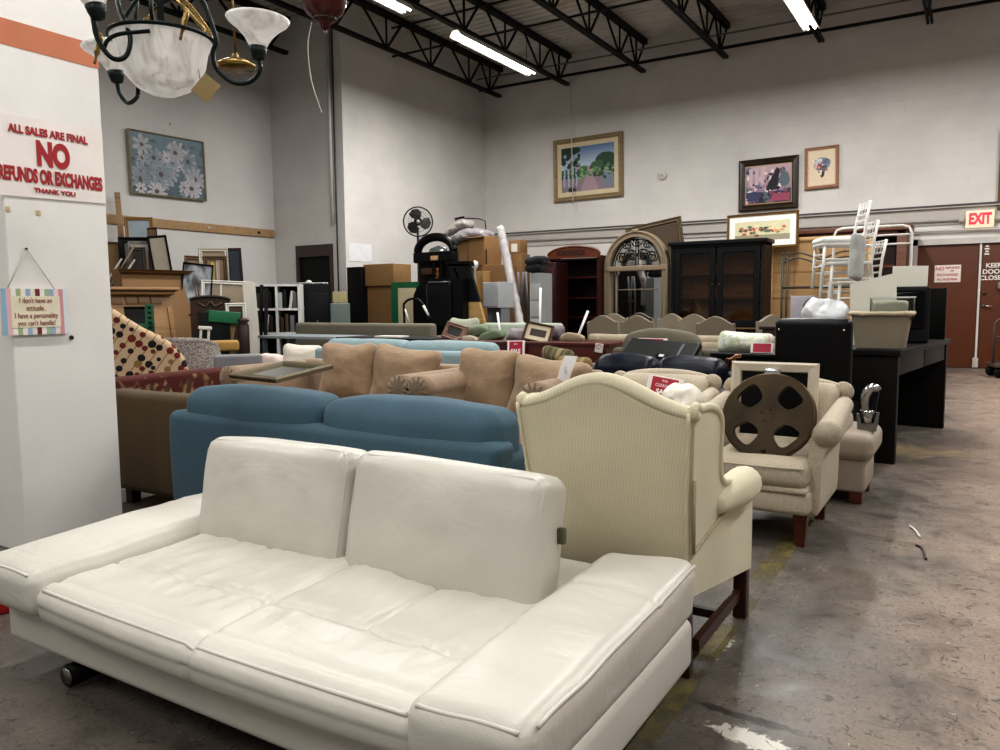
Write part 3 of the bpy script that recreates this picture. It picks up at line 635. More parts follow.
# ------------------------------------------------------------------ pale blue sofa, and pieces left of it
MPB = mat('#8ea3a8', 'fabric', var=.08, bump=.5)
ps = sofa('pale_blue_sofa', 'pale blue-grey sofa seen from behind, beyond the tan cushions', (-4.62, 6.03, 0), 180, 2.02, .86, MPB, .775, .85, .44, .14, .6, 'box', 2, puff=.015)
for ch in ps.children:
    if ch.name.startswith('back_cushion'): ch.scale = (1.14, 1, 1)
t = sofa('cream_loveseat', 'cream loveseat mostly hidden left of the pale blue sofa', (-6.42, 5.95, 0), 0, 1.2, .8, mat('#b5aea0', 'fabric'), .6, .6, .42, .15, .55, 'box', 2, backcush=False)
pillow('white_cushion', 'plump white cushion standing left of the pale blue sofa', atY(302, 359, 5.75), .44, .30, .15, mat('#ddd5c6', 'fabric'), (-14, 3, 20), sd=4)
pillow('pink_cushion', 'pinkish white cushion lying beside the plump white cushion', atY(270, 362, 5.75), .36, .16, .16, mat('#e0cfc8', 'fabric'), (-60, 0, 15), sd=9)
b = MB(); zf = atY(313, 366, 5.45).z; b.lathe([(.03, 0), (.03, zf-.04), (.035, zf), (.04, zf+.03), (.03, zf+.055), (0, zf+.06)], 16); O('turned_post', b, mat('#3a1e12', 'wood', .4), 'dark brown turned post with a knob at the left corner of the pale blue sofa', 'post', (atY(312, 366, 5.45).x, 5.45, 0))
# ------------------------------------------------------------------ scroll armchairs (pair)
MCH = mat('#b7ab97', 'fabric', var=.08, bump=1.0, sc=.6); MLG = mat('#4a1f12', 'wood', .3, var=.15)
def scroll_chair(label, loc, rz):
    t = T('scroll_armchair', label, 'armchair', loc, rz, 'cream scroll-back armchairs')
    b = MB(); b.rbox((0, -.02, .22), (.52, .68, .12), .03, (6, 6, 2), 3, (0, .012, .0)); P('base', b, MCH, t)
    b = MB(); b.rbox((0, -.03, .285), (.50, .70, .03), .012, (6, 6, 1), 2); P('front_rail', b, MCH, t)
    def wr(x, y, z): return x, y+.006*nz(x, z, 2, 4), z+.008*nz(x, y, 4, 4)
    b = MB(); b.rbox((0, -.07, .355), (.50, .62, .12), .045, (12, 12, 2), 4, (0, .02, .025), wr); sc_ = P('seat_cushion', b, MCH, t)
    b = MB(); b.tube([(-.24+.48*i/20, -.385-.02*(1-(i/10-1)**2), .398) for i in range(21)], .006, 6); P('piping', b, MCH, sc_)
    def bk(x, y, z): u = z/.22; return x*(1+.10*max(0, u)**2), y+.09*max(0, u)**1.5+.02*(x/.28)**2*-1, z-.02*(abs(x)/.28)**3
    b = MB(); b.rbox((0, .27, .52), (.54, .12, .46), .05, (14, 3, 12), 3, (0, .02, .0), bk); P('back', b, MCH, t)
    b = MB(); b.tube([(-.31+.62*i/24, .385-.0*i, .728-.03*abs(i/12-1)**3) for i in range(25)], [.03+.02*math.sin(PI*i/24) for i in range(25)], 14); P('back_roll', b, MCH, t)
    for s in (-1, 1):
        b = MB(); b.lathe([(.0, -.03), (.05, -.028), (.055, 0), (.05, .028), (0, .03)], 20, R(90, 0, 0), (s*.30, .36, .70)); P('back_scroll', b, MCH, t)
        b = MB(); pts = [(0, .17), (.04, .17), (.05, .42), (.085, .50), (.11, .53), (.105, .59), (.06, .61), (.01, .59), (-.01, .50), (-.02, .40)]
        q = [(s*(p.x+.25), p.z) for p in bez([(a, 0, c) for a, c in pts], 36)]
        b.prism(q, -.27, .30, smooth=False); ar = P('arm', b, MCH, t)
        b = MB(); b.tube([(s*.315, -.285+.58*i/10, .555+.008*i) for i in range(11)], [.062-.0015*i for i in range(11)], 20); P('arm_roll', b, MCH, ar)
        for y_, tz in ((-.30, 0), (.26, 0)):
            b = MB(); b.add([(s*.215+dx*.03*k, y_+dy*.03*k, z) for z, k in ((0, .75), (.175, 1.15)) for dx, dy in ((-1, -1), (1, -1), (1, 1), (-1, 1))], [(3, 2, 1, 0), (4, 5, 6, 7), (0, 1, 5, 4), (1, 2, 6, 5), (2, 3, 7, 6), (3, 0, 4, 7)], False); P('leg', b, MLG, t)
    return t
c1 = scroll_chair('cream scroll-back armchair holding the film reel', (-.91, 4.23, 0), 0)
c2 = dup(c1, (-1.66, 4.36, 0), 2, 'cream scroll-back armchair holding a red sale card, behind the wing chair')
# sale cards
def sale_card(name, label, loc, rot, w, h, words=(('CLEARANCE', .24, .17), ('SALE', -.24, .30)), border=.13, group='red and white sale cards'):
    t = T(name, label, 'sale sign', loc, 0, group); t.rotation_euler = [math.radians(a) for a in rot]
    b = MB(); b.rbox((0, 0, 0), (w, .006, h), .001); P('card', b, mat('#efe9e6'), t)
    b = MB(); b.box(-w*(.5-border), w*(.5-border), -.005, -.0032, -h*.42, h*.44); P('red_panel', b, mat('#b3263c', rough=.5), t)
    for s_, z, sz in words: text('lettering', s_, h*sz, mat('#f4dede') if s_ != 'SALE' else mat('#ffffff'), t, loc=(0, -.0062, h*z), sx=.72 if s_ != 'SALE' else 1.0, off=h*sz*.012 if s_ != 'SALE' else h*sz*.03)
    return t
p = atY(664, 388, 4.42); sale_card('sale_card', 'red and white sale card propped on the scroll chair behind the wing chair', p, (-14, 8, 2), .215, .135, (('FINAL', .30, .15), ('CLEARANCE', .08, .2), ('SALE', -.2, .3)))
def crump_(x, y, z): return x+.015*nz(z, y, 4, 12), y+.03*nz(x, z, 6, 14)+.012*nz(x, z, 2, 30), z+.02*nz(x, y, 8, 14)
def puff(x, y, z): return x+.012*nz(z, y, 4, 9), y+.012*nz(x, z, 6, 9), z+.014*nz(x, y, 8, 10)
b = MB(); b.rbox((0, 0, 0), (.25, .18, .26), .085, (16, 10, 16), 4, (0, .02, .02), crump_); O('wrapped_pillow', b, mat('#e3dccc', 'leather', .35, var=.05, bump=1.5), 'white plastic-wrapped pillow on the chair seat below the sale card', 'pillow', atY(681, 410, 4.2), (-10, 8, 0))
# film reel
t = T('film_reel', 'large bronze film reel with four openings leaning in the cream armchair', 'film reel', (-.89, 3.97, .41), 0)
Mr = R(-24, 0, 0); b = MB(); n_ = 96; rr = .222
def holes():
    out = []
    for q in range(4):
        a0 = PI/4+q*PI/2; ca, sa = math.cos(a0), math.sin(a0)
        pts = []
        for k in range(24):
            th = 2*PI*k/24; e = lambda c_: math.copysign(abs(c_)**.62, c_)
            u_, v_ = .052*e(math.cos(th)), .058*e(math.sin(th)); u_ += .0; v_ *= 1+.25*u_/.052*.6
            pts.append(((.135+u_)*ca-v_*sa, (.135+u_)*sa+v_*ca))
        out.append(pts)
    return out
import mathutils.geometry as _g
loops = [[(rr*math.cos(2*PI*k/n_), rr*math.sin(2*PI*k/n_)) for k in range(n_)]]+holes()
for k in range(4): loops.append([(.032*math.cos(PI/4+k*PI/2+.4)+.006*math.cos(j*PI/4), .032*math.sin(PI/4+k*PI/2+.4)+.006*math.sin(j*PI/4)) for j in range(8)])
flat = [Vector((x, z, 0)) for L_ in loops for x, z in L_]; tri = _g.tessellate_polygon([[Vector((x, z, 0)) for x, z in L_] for L_ in loops])
for yy in (-.016, .016): b.add([(v.x, yy, v.y+rr) for v in flat], [tuple(q) for q in tri], False)
for L_ in loops:
    m_ = len(L_); b.add([(x, -.016, z+rr) for x, z in L_]+[(x, .016, z+rr) for x, z in L_], [(i, (i+1) % m_, (i+1) % m_+m_, i+m_) for i in range(m_)], True)
b.v = [Mr @ v for v in b.v]; P('flange', b, mat('#3a2e1c', 'metal', .42, .7, var=.5, sc=.6), t)
b = MB(); b.tube([Mr @ Vector((rr*math.cos(2*PI*k/64), 0, rr+rr*math.sin(2*PI*k/64))) for k in range(64)], .012, 8, True); P('rim', b, mat('#54452f', 'metal', .35, .8, var=.3), t)
b = MB()
b = MB(); b.lathe([(.0, 0), (.012, 0), (.012, .006), (0, .008)], 12, Mr @ R(90, 0, 0), Mr @ Vector((0, -.016, .035))); P('rivet', b, mat('#2b2218', 'metal', .4, .6), t)
# cream frame behind the reel
t = T('square_picture', 'cream wooden frame with a black panel standing behind the film reel', 'picture frame', (-.945, 4.42, .40), 0)
Mf = R(-6, 0, 0); b = MB(); b.frame(.46, .46, [(0, .02), (0, -.02), (.012, -.03), (.05, -.02), (.055, 0), (.055, .02), (0, .02)], Mf, (0, 0, .232)); P('moulding', b, mat('#cfc4b1', 'plain', .5, var=.08), t)
b = MB(); b.box(-.18, .18, .0, .012, -.18, .18, Mf, (0, 0, .232)); P('panel', b, mat('#0d0d0e', rough=.4), t)
b = MB(); b.rbox((0, -.03, .155), (.085, .05, .07), .008, M=Mf, T=(0.0, 0, .232)); b2 = P('chrome_clamp', b, mat('#c9cbd0', 'metal', .18, 1), t)
# ottoman and chrome handle piece
MOT = mat('#a89b8d', 'leather', .5, var=.06, bump=.4)
t = T('ottoman', 'taupe leather ottoman with reddish block feet beside the cream armchair', 'ottoman', (-.70, 5.13, 0), 0)
b = MB(); b.rbox((0, 0, .17), (.36, .46, .20), .02, (4, 4, 2)); P('base', b, MOT, t)
b = MB(); b.rbox((0, 0, .345), (.44, .54, .15), .05, (10, 10, 2), 4, (.004, .004, .02)); P('cushion', b, MOT, t)
for sx_ in (-1, 1):
    for sy in (-1, 1): b = MB(); b.rbox((sx_*.13, sy*.18, .035), (.07, .07, .07), .006); P('foot', b, mat('#5d3220', 'wood', .35), t)
t = T('chrome_bracket', 'curved chrome handle on a drum bracket standing at the ottoman corner', 'metal bracket', (-.53, 5.03, .425), 8)
mcr = mat('#b9b9b7', 'metal', .2, 1, var=.15)
b = MB(); b.prism([(p[0], p[1]) for p in [(-.055, .0), (.045, .0), (.055, .05), (.06, .11), (.045, .11), (.03, .05), (-.035, .045), (-.045, .10), (-.062, .10)]], -.03, .03); P('base_plate', b, mat('#8f8f8c', 'metal', .35, 1), t)
b = MB(); b.lathe([(0, 0), (.036, 0), (.036, .065), (.03, .075), (0, .075)], 20, None, (.0, 0, .05)); P('drum', b, mcr, t)
b = MB(); b.tube(bez([(-.018, 0, .12), (-.022, 0, .19), (.0, 0, .245), (.035, 0, .26), (.05, 0, .24)], 24), [.026]*18+[.022]*6+[.014], 12); P('handle', b, mcr, t)
b = MB(); b.tube(bez([(.03, .012, .12), (.038, .012, .18), (.045, .012, .235)], 12), .014, 8); P('black_grip', b, mat('#171717', rough=.4), t)
# ------------------------------------------------------------------ middle rows
MNV = mat('#121826', 'leather', .32, var=.2, bump=1.0)
t = sofa('navy_sofa', 'puffy navy leather loveseat behind the sale-card armchair', (-1.95, 5.22, 0), 0, 1.38, .80, MNV, .70, .775, .44, .2, .64, 'box', 2, puff=.05)
MOL = mat('#5d5747', 'fabric', var=.12)
t = sofa('olive_armchair', 'olive-brown rolled armchair with a black television tipped on it', (-2.26, 6.12, 0), 0, 1.0, .82, MOL, .80, .90, .42, .17, .70, 'roll', 1, puff=.08, roll=False)
p = atY(657, 356, 5.8); t = T('television', 'black flat television lying tipped back on the olive armchair', 'television', p, -4); Mv = R(-56, 3, 0)
b = MB(); b.rbox((0, 0, 0), (.60, .05, .36), .012, (2, 1, 2), 2, M=Mv); P('case', b, mat('#101113', rough=.35), t)
b = MB(); b.box(-.285, .285, -.027, -.0255, -.165, .165, Mv); P('back_panel', b, mat('#0f1011', rough=.5), t)
b = MB(); b.box(.165, .185, -.03, -.027, -.14, .14, Mv); P('trim_strip', b, mat('#56595e', rough=.4), t)
b = MB(); b.rbox((.05, -.03, -.03), (.09, .006, .07), .002, M=Mv); P('port_panel', b, mat('#0a0a0b', rough=.3), t); b = MB(); b.box(.035, .075, -.036, -.033, -.045, -.015, Mv); P('label', b, mat('#c9c9c9'), t)
p = atY(652, 343.5, 6.10); sale_card('sale_card', 'narrow red sale card just above the tipped television', p, (-20, 0, -4), .26, .09, ())
t = sofa('beige_sofa', 'beige rolled-back sofa in front of the camel-back dining chairs', (-2.75, 7.78, 0), 0, 2.1, .85, mat('#a0937d', 'fabric'), .78, .70, .44, .2, .66, 'roll', 2, backcush=False, roll=True)
# black chest and patterned pillow
t = T('black_chest', 'low black chest with the pale patterned pillow on top', 'chest', (-1.43, 6.02, 0)); mbk = mat('#0c0c0d', rough=.45, var=.1)
b = MB(); b.rbox((0, 0, .40), (.50, .46, .76), .006); P('body', b, mbk, t); b = MB(); b.rbox((0, 0, .80), (.54, .50, .03), .006); P('top', b, mbk, t)
for z in (.22, .42, .62): b = MB(); b.rbox((0, -.235, z), (.46, .02, .17), .004); dr = P('drawer', b, mat('#131314', rough=.45), t); b = MB(); b.tube([(-.05, -.255, z), (.05, -.255, z)], .006); P('handle', b, mat('#55514c', 'metal', .3, 1), dr)
def floral():
    q = NT('pale_floral'); n = q.n('ShaderNodeTexNoise', Scale=9, Detail=4, Distortion=1.2); q.l(q.coord(), 0, n, 0)
    r = q.ramp([(.25, lin('#7f93a8')), (.42, lin('#dfe2d2')), (.52, lin('#b9c6a2')), (.6, lin('#e6e4da')), (.72, lin('#c9a9a0'))]); q.l(n, 0, r, 0); q.col((r, 0)); q.b.inputs['Roughness'].default_value = .85; return q.m
pillow('patterned_pillow', 'pale green and white floral pillow on the black chest', atY(745, 343, 6.0), .42, .17, .14, floral(), (-12, 3, 4), sd=5)
sale_card('sale_card', 'red and white sale card leaning on the pale floral pillow', atY(762, 348, 5.88), (-14, 0, 2), .16, .075, (), .1)
t = T('copper_rack', 'small copper wire loop leaning at the left side of the black chest', 'wire rack', atY(731, 362, 5.72)); p_ = atY(731, 362, 5.72); mcp = mat('#b98468', 'metal', .3, 1)
for dx in (0, .022): b = MB(); b.tube(bez([(-.06+dx, 0, -p_.z), (-.05+dx, 0, -.05), (.0+dx, 0, .02), (.04+dx, 0, .055), (.045+dx, .0, .035), (0+dx, 0, -.045), (-.02+dx, 0, -p_.z)], 24), .006, 6); P('loop', b, mcp, t)
# tall black leather chair back
t = T('black_leather_chair', 'tall smooth black leather chair turned away, left of the black desk', 'chair', (-.95, 5.78, 0), -3); mlb = mat('#0e0e10', 'leather', .38, var=.1, bump=.12)
b = MB(); b.rbox((0, -.10, .74), (.50, .11, .66), .04, (8, 2, 8), 3, (0, .01, .012), lambda x, y, z: (x, y-.05*z, z)); P('backrest', b, mlb, t)
b = MB(); b.rbox((0, .14, .40), (.50, .5, .14), .04, (6, 6, 2), 3, (0, 0, .01)); P('seat', b, mlb, t)
for sx_ in (-.21, .21):
    b = MB(); b.lathe([(0, -.004), (.009, -.002), (.007, .004), (0, .006)], 10, R(90, 0, 0), (sx_, -.182, 1.0)); P('stud', b, mat('#b9b6b0', 'metal', .2, 1), t)
    for y_ in (-.10, .34): b = MB(); b.rbox((sx_, y_, .17), (.045, .045, .34), .004); P('leg', b, mbk, t)
# ------------------------------------------------------------------ black desk and what is on it
t = T('black_desk', 'long black wooden desk with panel ends beside the aisle', 'desk', (-.475, 6.25, 0), -7); mdk = mat('#141110', 'wood', .5, var=.2)
b = MB(); b.rbox((-.33, 1.03, .815), (.70, 2.10, .045), .004); P('desktop', b, mdk, t, 'black desktop')
for y_ in (.03, 2.03): b = MB(); b.rbox((-.33, y_, .395), (.66, .06, .79), .003); P('end_panel', b, mdk, t)
b = MB(); b.rbox((-.64, 1.03, .45), (.03, 1.94, .62), .003); P('modesty_panel', b, mdk, t)
for k in range(2): b = MB(); b.rbox((-.025, .55+.96*k, .715), (.03, .93, .14), .003); P('drawer', b, mdk, t)
p = atZ(886, 343, .838); p = Vector((-.62, 6.55, .838)); MBK = mat('#d9cbb0', 'wicker', .8, var=.1, sc=1.6)
t = T('woven_basket', 'beige woven basket with a cloth rim standing on the black desk', 'basket', p, 0)
def bsk(z): k = .83+.17*z/.26; return .205*k, .14*k
def bwall(off):
    def f(u, v):
        z = .26*v; a, c_ = bsk(z); th = 2*PI*u; e = lambda q: math.copysign(abs(q)**.35, q); return ((a-off)*e(math.cos(th)), (c_-off)*e(math.sin(th)), z+.0)
    return f
b = MB(); b.sheet(bwall(0), 64, 10); b.sheet(bwall(.012), 64, 10); b.box(-.16, .16, -.105, .105, .0, .012); P('woven_body', b, MBK, t)
b = MB(); f_ = bwall(-.008); b.tube([Vector(f_(k/64, 1))+Vector((0, 0, .008*nz(k*.4, 0, 0))) for k in range(64)], .016, 8, True); P('cloth_rim', b, mat('#cbbda2', 'fabric'), t)
t = T('clear_bin', 'clear plastic box sitting in the top of the woven basket', 'storage box', p+Vector((.07, .0, .215)), 4)
b = MB(); b.rbox((0, 0, .085), (.30, .2, .17), .02, (2, 2, 2), 3); P('shell', b, mat('#f0f2ee', 'glass'), t); b = MB(); b.rbox((-.02, 0, .075), (.25, .15, .13), .03, (6, 4, 4), 3, fn=puff); P('contents', b, mat('#dedbcd', 'fabric', var=.25), t)
b = MB(); b.frame(.31, .21, [(0, .0), (0, .012), (.012, .012), (.012, 0), (0, 0)], R(-90, 0, 0), (0, 0, .17)); P('rim', b, mat('#d3d6cf', rough=.3), t)
mbd = mat('#d9d6ca', rough=.5, var=.05)
b = MB(); b.add([(-.19, -.006, -.375), (.14, -.006, -.375), (.115, -.006, .195), (-.215, -.006, .115)]+[(-.19, .006, -.375), (.14, .006, -.375), (.115, .006, .195), (-.215, .006, .115)], [(0, 1, 2, 3), (7, 6, 5, 4), (0, 4, 5, 1), (1, 5, 6, 2), (2, 6, 7, 3), (3, 7, 4, 0)], False)
O('white_board', b, mbd, 'plain off-white board with a slanted top standing behind the basket', 'board', atY(879, 298, 6.78), (-4, 0, 0))
b = MB(); b.rbox((0, 0, -.115), (.28, .012, .67), .002); O('white_board', b, mbd, 'plain off-white board propped upright behind the old television', 'board', atY(909, 291, 7.78), (-3, 1, 0))
t = T('tube_television', 'black boxy tube television on the far half of the black desk', 'television', Vector((-.575, 7.34, .838)), 12); mtv = mat('#191c1e', rough=.45, var=.1)
b = MB(); b.rbox((0, 0, .235), (.46, .16, .47), .02, (2, 1, 2), 3); P('front_case', b, mtv, t)
b = MB(); b.add([(s_*.21, .08, z) for s_ in (-1, 1) for z in (.04, .44)]+[(s_*.12, .36, z) for s_ in (-1, 1) for z in (.08, .34)], [(0, 1, 5, 4), (2, 6, 7, 3), (1, 3, 7, 5), (0, 4, 6, 2), (4, 5, 7, 6)], False); P('rear_case', b, mtv, t)
b = MB(); b.rbox((0, -.075, .275), (.39, .03, .32), .03, (6, 1, 6), 3, (0, .012, 0)); P('screen', b, mat('#07080a', rough=.12), t)
b = MB(); b.rbox((-.12, -.082, .06), (.12, .012, .06), .004); P('control_panel', b, mat('#2c3034', rough=.4), t); b = MB(); b.lathe([(0, 0), (.014, 0), (.012, .012), (0, .012)], 12, R(90, 0, 0), (-.13, -.088, .06)); P('knob', b, mat('#8a8d90', 'metal', .4), t)
b = MB(); b.rbox((0, 0, 0), (.14, .02, .46), .004); O('black_slab', b, mbk, 'narrow black panel standing behind the tube television', 'panel', Vector((-.31, 8.02, 1.07)), (0, 0, -10))
# dark dresser behind the desk, with the stacked white chairs
t = T('dark_dresser', 'dark brown wooden dresser carrying the stacked white chairs', 'dresser', (-1.38, 8.9, 0)); mdd = mat('#2e1710', 'wood', .4, var=.2)
b = MB(); b.rbox((0, 0, .46), (1.2, .5, .88), .008); P('body', b, mdd, t); b = MB(); b.rbox((0, 0, .91), (1.26, .56, .035), .008); P('top', b, mdd, t)
for k in range(3):
    for s_ in (-1, 1): b = MB(); b.rbox((s_*.29, -.255, .20+.26*k), (.55, .02, .22), .005); dr = P('drawer', b, mdd, t); b = MB(); b.lathe([(.0, 0), (.02, .01), (.02, .02), (0, .025)], 10, R(90, 0, 0), (s_*.29, -.265, .2+.26*k)); P('knob', b, mat('#6b5236', 'metal', .4, 1), dr)
MWH = mat('#dcdad5', rough=.45, var=.05)
def ladder_chair(label, loc, rz, cushion):
    t = T('ladder_back_chair', label, 'chair', loc, rz, 'white ladder-back chairs stacked on the dresser')
    b = MB(); b.rbox((0, -.02, .445), (.40, .42, .035), .012, (2, 2, 1)); P('seat', b, MWH, t)
    if cushion: b = MB(); b.rbox((0, -.02, .487), (.42, .43, .06), .03, (6, 6, 1), 3, (0, 0, .012)); P('seat_pad', b, mat('#e9e8e4', 'fabric', var=.03), t)
    for s_ in (-1, 1):
        b = MB(); b.tube([(s_*.19, -.22, 0), (s_*.175, -.20, .44)], .016); P('leg', b, MWH, t)
        b = MB(); b.tube([(s_*.175, .23, 0), (s_*.17, .18, .44), (s_*.16, .205, .68), (s_*.15, .245, .88)], .015); P('rear_post', b, MWH, t)
        for z in (.16, .29): b = MB(); b.tube([(s_*.185, -.215, z), (s_*.174, .21, z)], .010); P('stretcher', b, MWH, t)
    for z in (.22, .34): b = MB(); b.tube([(-.185, -.21, z), (.185, -.21, z)], .010); P('stretcher', b, MWH, t)
    for k, z in enumerate((.55, .62, .69, .75, .81, .87)):
        y_ = .18+.025*(z-.44)/.24 if z < .68 else .205+.04*(z-.68)/.2; b = MB(); b.tube([(-.16, y_, z), (.16, y_, z)], .010); P('back_slat', b, MWH, t)
    for x in (-.05, .05): b = MB(); b.tube([(x, .219, .75), (x, .243, .87)], .008); P('back_spindle', b, MWH, t)
    return t
z0 = .93; a_ = ladder_chair('lowest white ladder-back chair of the stack on the dark dresser', (-1.10, 8.86, z0), -66, False)
dup(a_, (-1.18, 8.87, z0+.20), -66, 'middle white ladder-back chair of the stack on the dark dresser')
ladder_chair('topmost white ladder-back chair with a padded seat, on the dresser stack', (-1.26, 8.88, z0+.40), -66, True)
b = MB(); b.rbox((0, 0, 0), (.22, .06, .46), .03, (8, 2, 10), 3, (0, .02, 0), puff); O('wrapped_seat_pad', b, mat('#a9aba8', 'leather', .3, var=.1), 'grey plastic-wrapped seat pad wedged upright against the stacked white chairs', 'seat pad', atY(857, 257, 8.55), (0, 6, 72))
t = T('tube_rail', 'white tubular metal bed rail standing behind the stacked white chairs', 'bed rail', (-.9, 9.4, 0))
xa, xb = atY(834, 235, 9.4).x+.9, atY(912, 235, 9.4).x+.9; zt, zb_ = atY(870, 227, 9.4).z, atY(870, 245, 9.4).z
b = MB(); b.tube([(xa, 0, 0), (xa, 0, zt-.08), (xa+.03, 0, zt-.02), (xa+.09, 0, zt), (xb-.09, 0, zt), (xb-.03, 0, zt-.02), (xb, 0, zt-.08), (xb, 0, 0)], .014, 8); P('outer_tube', b, MWH, t)
for z in ((zt+zb_)/2, zb_): b = MB(); b.tube([(xa, 0, z), (xb, 0, z)], .011); P('cross_tube', b, MWH, t)
def crump(x, y, z): return x+.05*nz(z*1.3, y, 4, 7), y+.04*nz(x, z, 6, 7), z+.045*nz(x, y, 8, 8)+.012*nz(x, y, z, 22)
b = MB(); b.rbox((0, 0, 0), (.44, .24, .24), .11, (18, 8, 10), 5, (0, .02, .03), crump); O('plastic_bag', b, mat('#d3d5d8', 'leather', .25, var=.08, bump=1.5), 'crumpled white plastic bag resting on the dark dresser', 'plastic bag', atY(824, 313, 8.58)+Vector((0, 0, .0)), (0, 10, 0))
b = MB(); b.rbox((0, 0, .16), (.24, .06, .32), .004); O('lavender_box', b, mat('#b9b5bd', rough=.6), 'pale lavender box standing behind the crumpled plastic bag', 'box', (-1.62, 8.9, .93), (0, 0, 12))
t = T('desk_lamp', 'small black lamp with a curled cord beside the lavender box', 'lamp', (-1.36, 8.66, .93)); b = MB(); b.lathe([(.05, 0), (.05, .02), (.018, .03), (.018, .17), (.035, .19), (.03, .24), (0, .25)], 16); P('body', b, mbk, t)
b = MB(); b.tube(bez([(0, -.02, .2), (-.1, -.03, .3), (-.2, -.02, .22), (-.16, -.03, .08), (-.02, -.03, .16)], 24), .005, 6); P('cord', b, mbk, t)
# platform cart at the right edge
t = T('platform_cart', 'grey tube-handled platform cart at the right picture edge', 'cart', (.62, 14.2, 0), 15); mg = mat('#57524e', 'metal', .5, .3)
b = MB(); b.rbox((0, 0, .19), (.9, .55, .05), .01); P('platform', b, mat('#4a3d33', 'wood'), t)
b = MB(); b.tube([(-.40, .0, .2), (-.40, 0, .82), (-.36, 0, .88), (-.2, 0, .9), (.2, 0, .9), (.4, 0, .86), (.4, 0, .2)], .018); P('handle', b, mg, t); b = MB(); b.tube([(-.40, 0, .62), (.4, 0, .62)], .012); P('cross_bar', b, mg, t)
for sx_ in (-.36, .36):
    for sy in (-.2, .2): b = MB(); b.lathe([(.0, -.025), (.075, -.025), (.085, 0), (.075, .025), (0, .025)], 18, R(90, 0, 0), (sx_, sy, .085)); P('wheel', b, mbk, t)
# red extinguisher at the left edge
t = T('red_canister', 'small red metal canister on the floor at the far left edge', 'canister', (-3.262, 1.50, 0)); mr_ = mat('#a11c1c', rough=.3)
b = MB(); b.lathe([(.055, 0), (.06, .01), (.06, .10), (.045, .12), (.02, .125), (.02, .14), (0, .14)], 24); P('cylinder', b, mr_, t); b = MB(); b.rbox((0, -.0, .145), (.03, .07, .02), .006); P('handle', b, mbk, t)
# ------------------------------------------------------------------ camel-back dining chairs
MDC = mat('#7f7565', 'fabric', var=.08); MDN = mat('#6b604f', 'fabric'); MDL = mat('#33241a', 'wood')
def dining(label, loc, rz, m=MDC):
    t = T('dining_chair', label, 'dining chair', loc, rz, 'camel-back upholstered dining chairs')
    def ol(i_): return [(-.222, .42), (.222, .42)]+[(x, .935-i_+.085*math.cos(min(1, abs(x)/.20)*PI/2)**1.4+.006*(abs(x) > .2)) for x in [.222-.444*k/28 for k in range(29)]]
    b = MB(); b.prism(ol(0), .19, .25); b.v = [Vector((v.x, v.y+.10*max(0, v.z-.45), v.z)) for v in b.v]; bk = P('backrest', b, m, t)
    ed = [Vector((x, .22+.10*max(0, z-.45), z)) for x, z in ol(0)]
    b = MB(); b.tube(ed[1:], .008, 8); P('piping', b, mat('#968a77', 'fabric'), bk)
    b = MB(); b.rbox((0, -.02, .44), (.48, .46, .11), .03, (4, 4, 1), 3, (0, 0, .015)); P('seat', b, m, t)
    for sx_ in (-.2, .2):
        for y_ in (-.2, .2): b = MB(); b.rbox((sx_, y_, .2), (.04, .04, .4), .004); P('leg', b, MDL, t)
    return t
def dpos(px, y): q = atY(px, 330, y); return (q.x, q.y, 0)
d0 = dining('beige camel-back dining chair, front left of the pair before the arched mirror', dpos(611, 9.8), 180)
dup(d0, dpos(645, 9.75), 180, 'beige camel-back dining chair, front right of the pair before the arched mirror')
dup(d0, dpos(722, 9.2), 180, 'beige camel-back dining chair nearest the black hutch doors')
dup(d0, dpos(608, 10.9), 4, 'beige camel-back dining chair half hidden behind the front left chair')
dup(d0, dpos(662, 10.75), -10, 'beige camel-back dining chair at the right foot of the arched mirror')
dup(d0, dpos(688, 10.3), 2, 'beige camel-back dining chair under the left hutch door')
dup(d0, dpos(786, 9.9), 50, 'beige camel-back dining chair turned sideways by the black leather chair')
dining('dark brown camel-back dining chair peeking between the beige chairs', dpos(633, 11.6), 0, mat('#2e231b', 'fabric'))

# scraps of wire on the concrete
for pts, hx, lab in (((( 910, 526), (915, 530), (920, 537)), '#d9d5cd', 'short white wire scrap lying on the aisle floor'), (((916, 545), (922, 548), (926, 559)), '#3a3532', 'dark curved wire scrap lying on the aisle floor below the white one')):
    q0 = atZ(*pts[0], .006); b = MB(); b.tube(bez([atZ(*p_, .006)-q0 for p_ in pts], 12), .006, 6); O('wire_scrap', b, mat(hx), lab, 'wire scrap', q0)
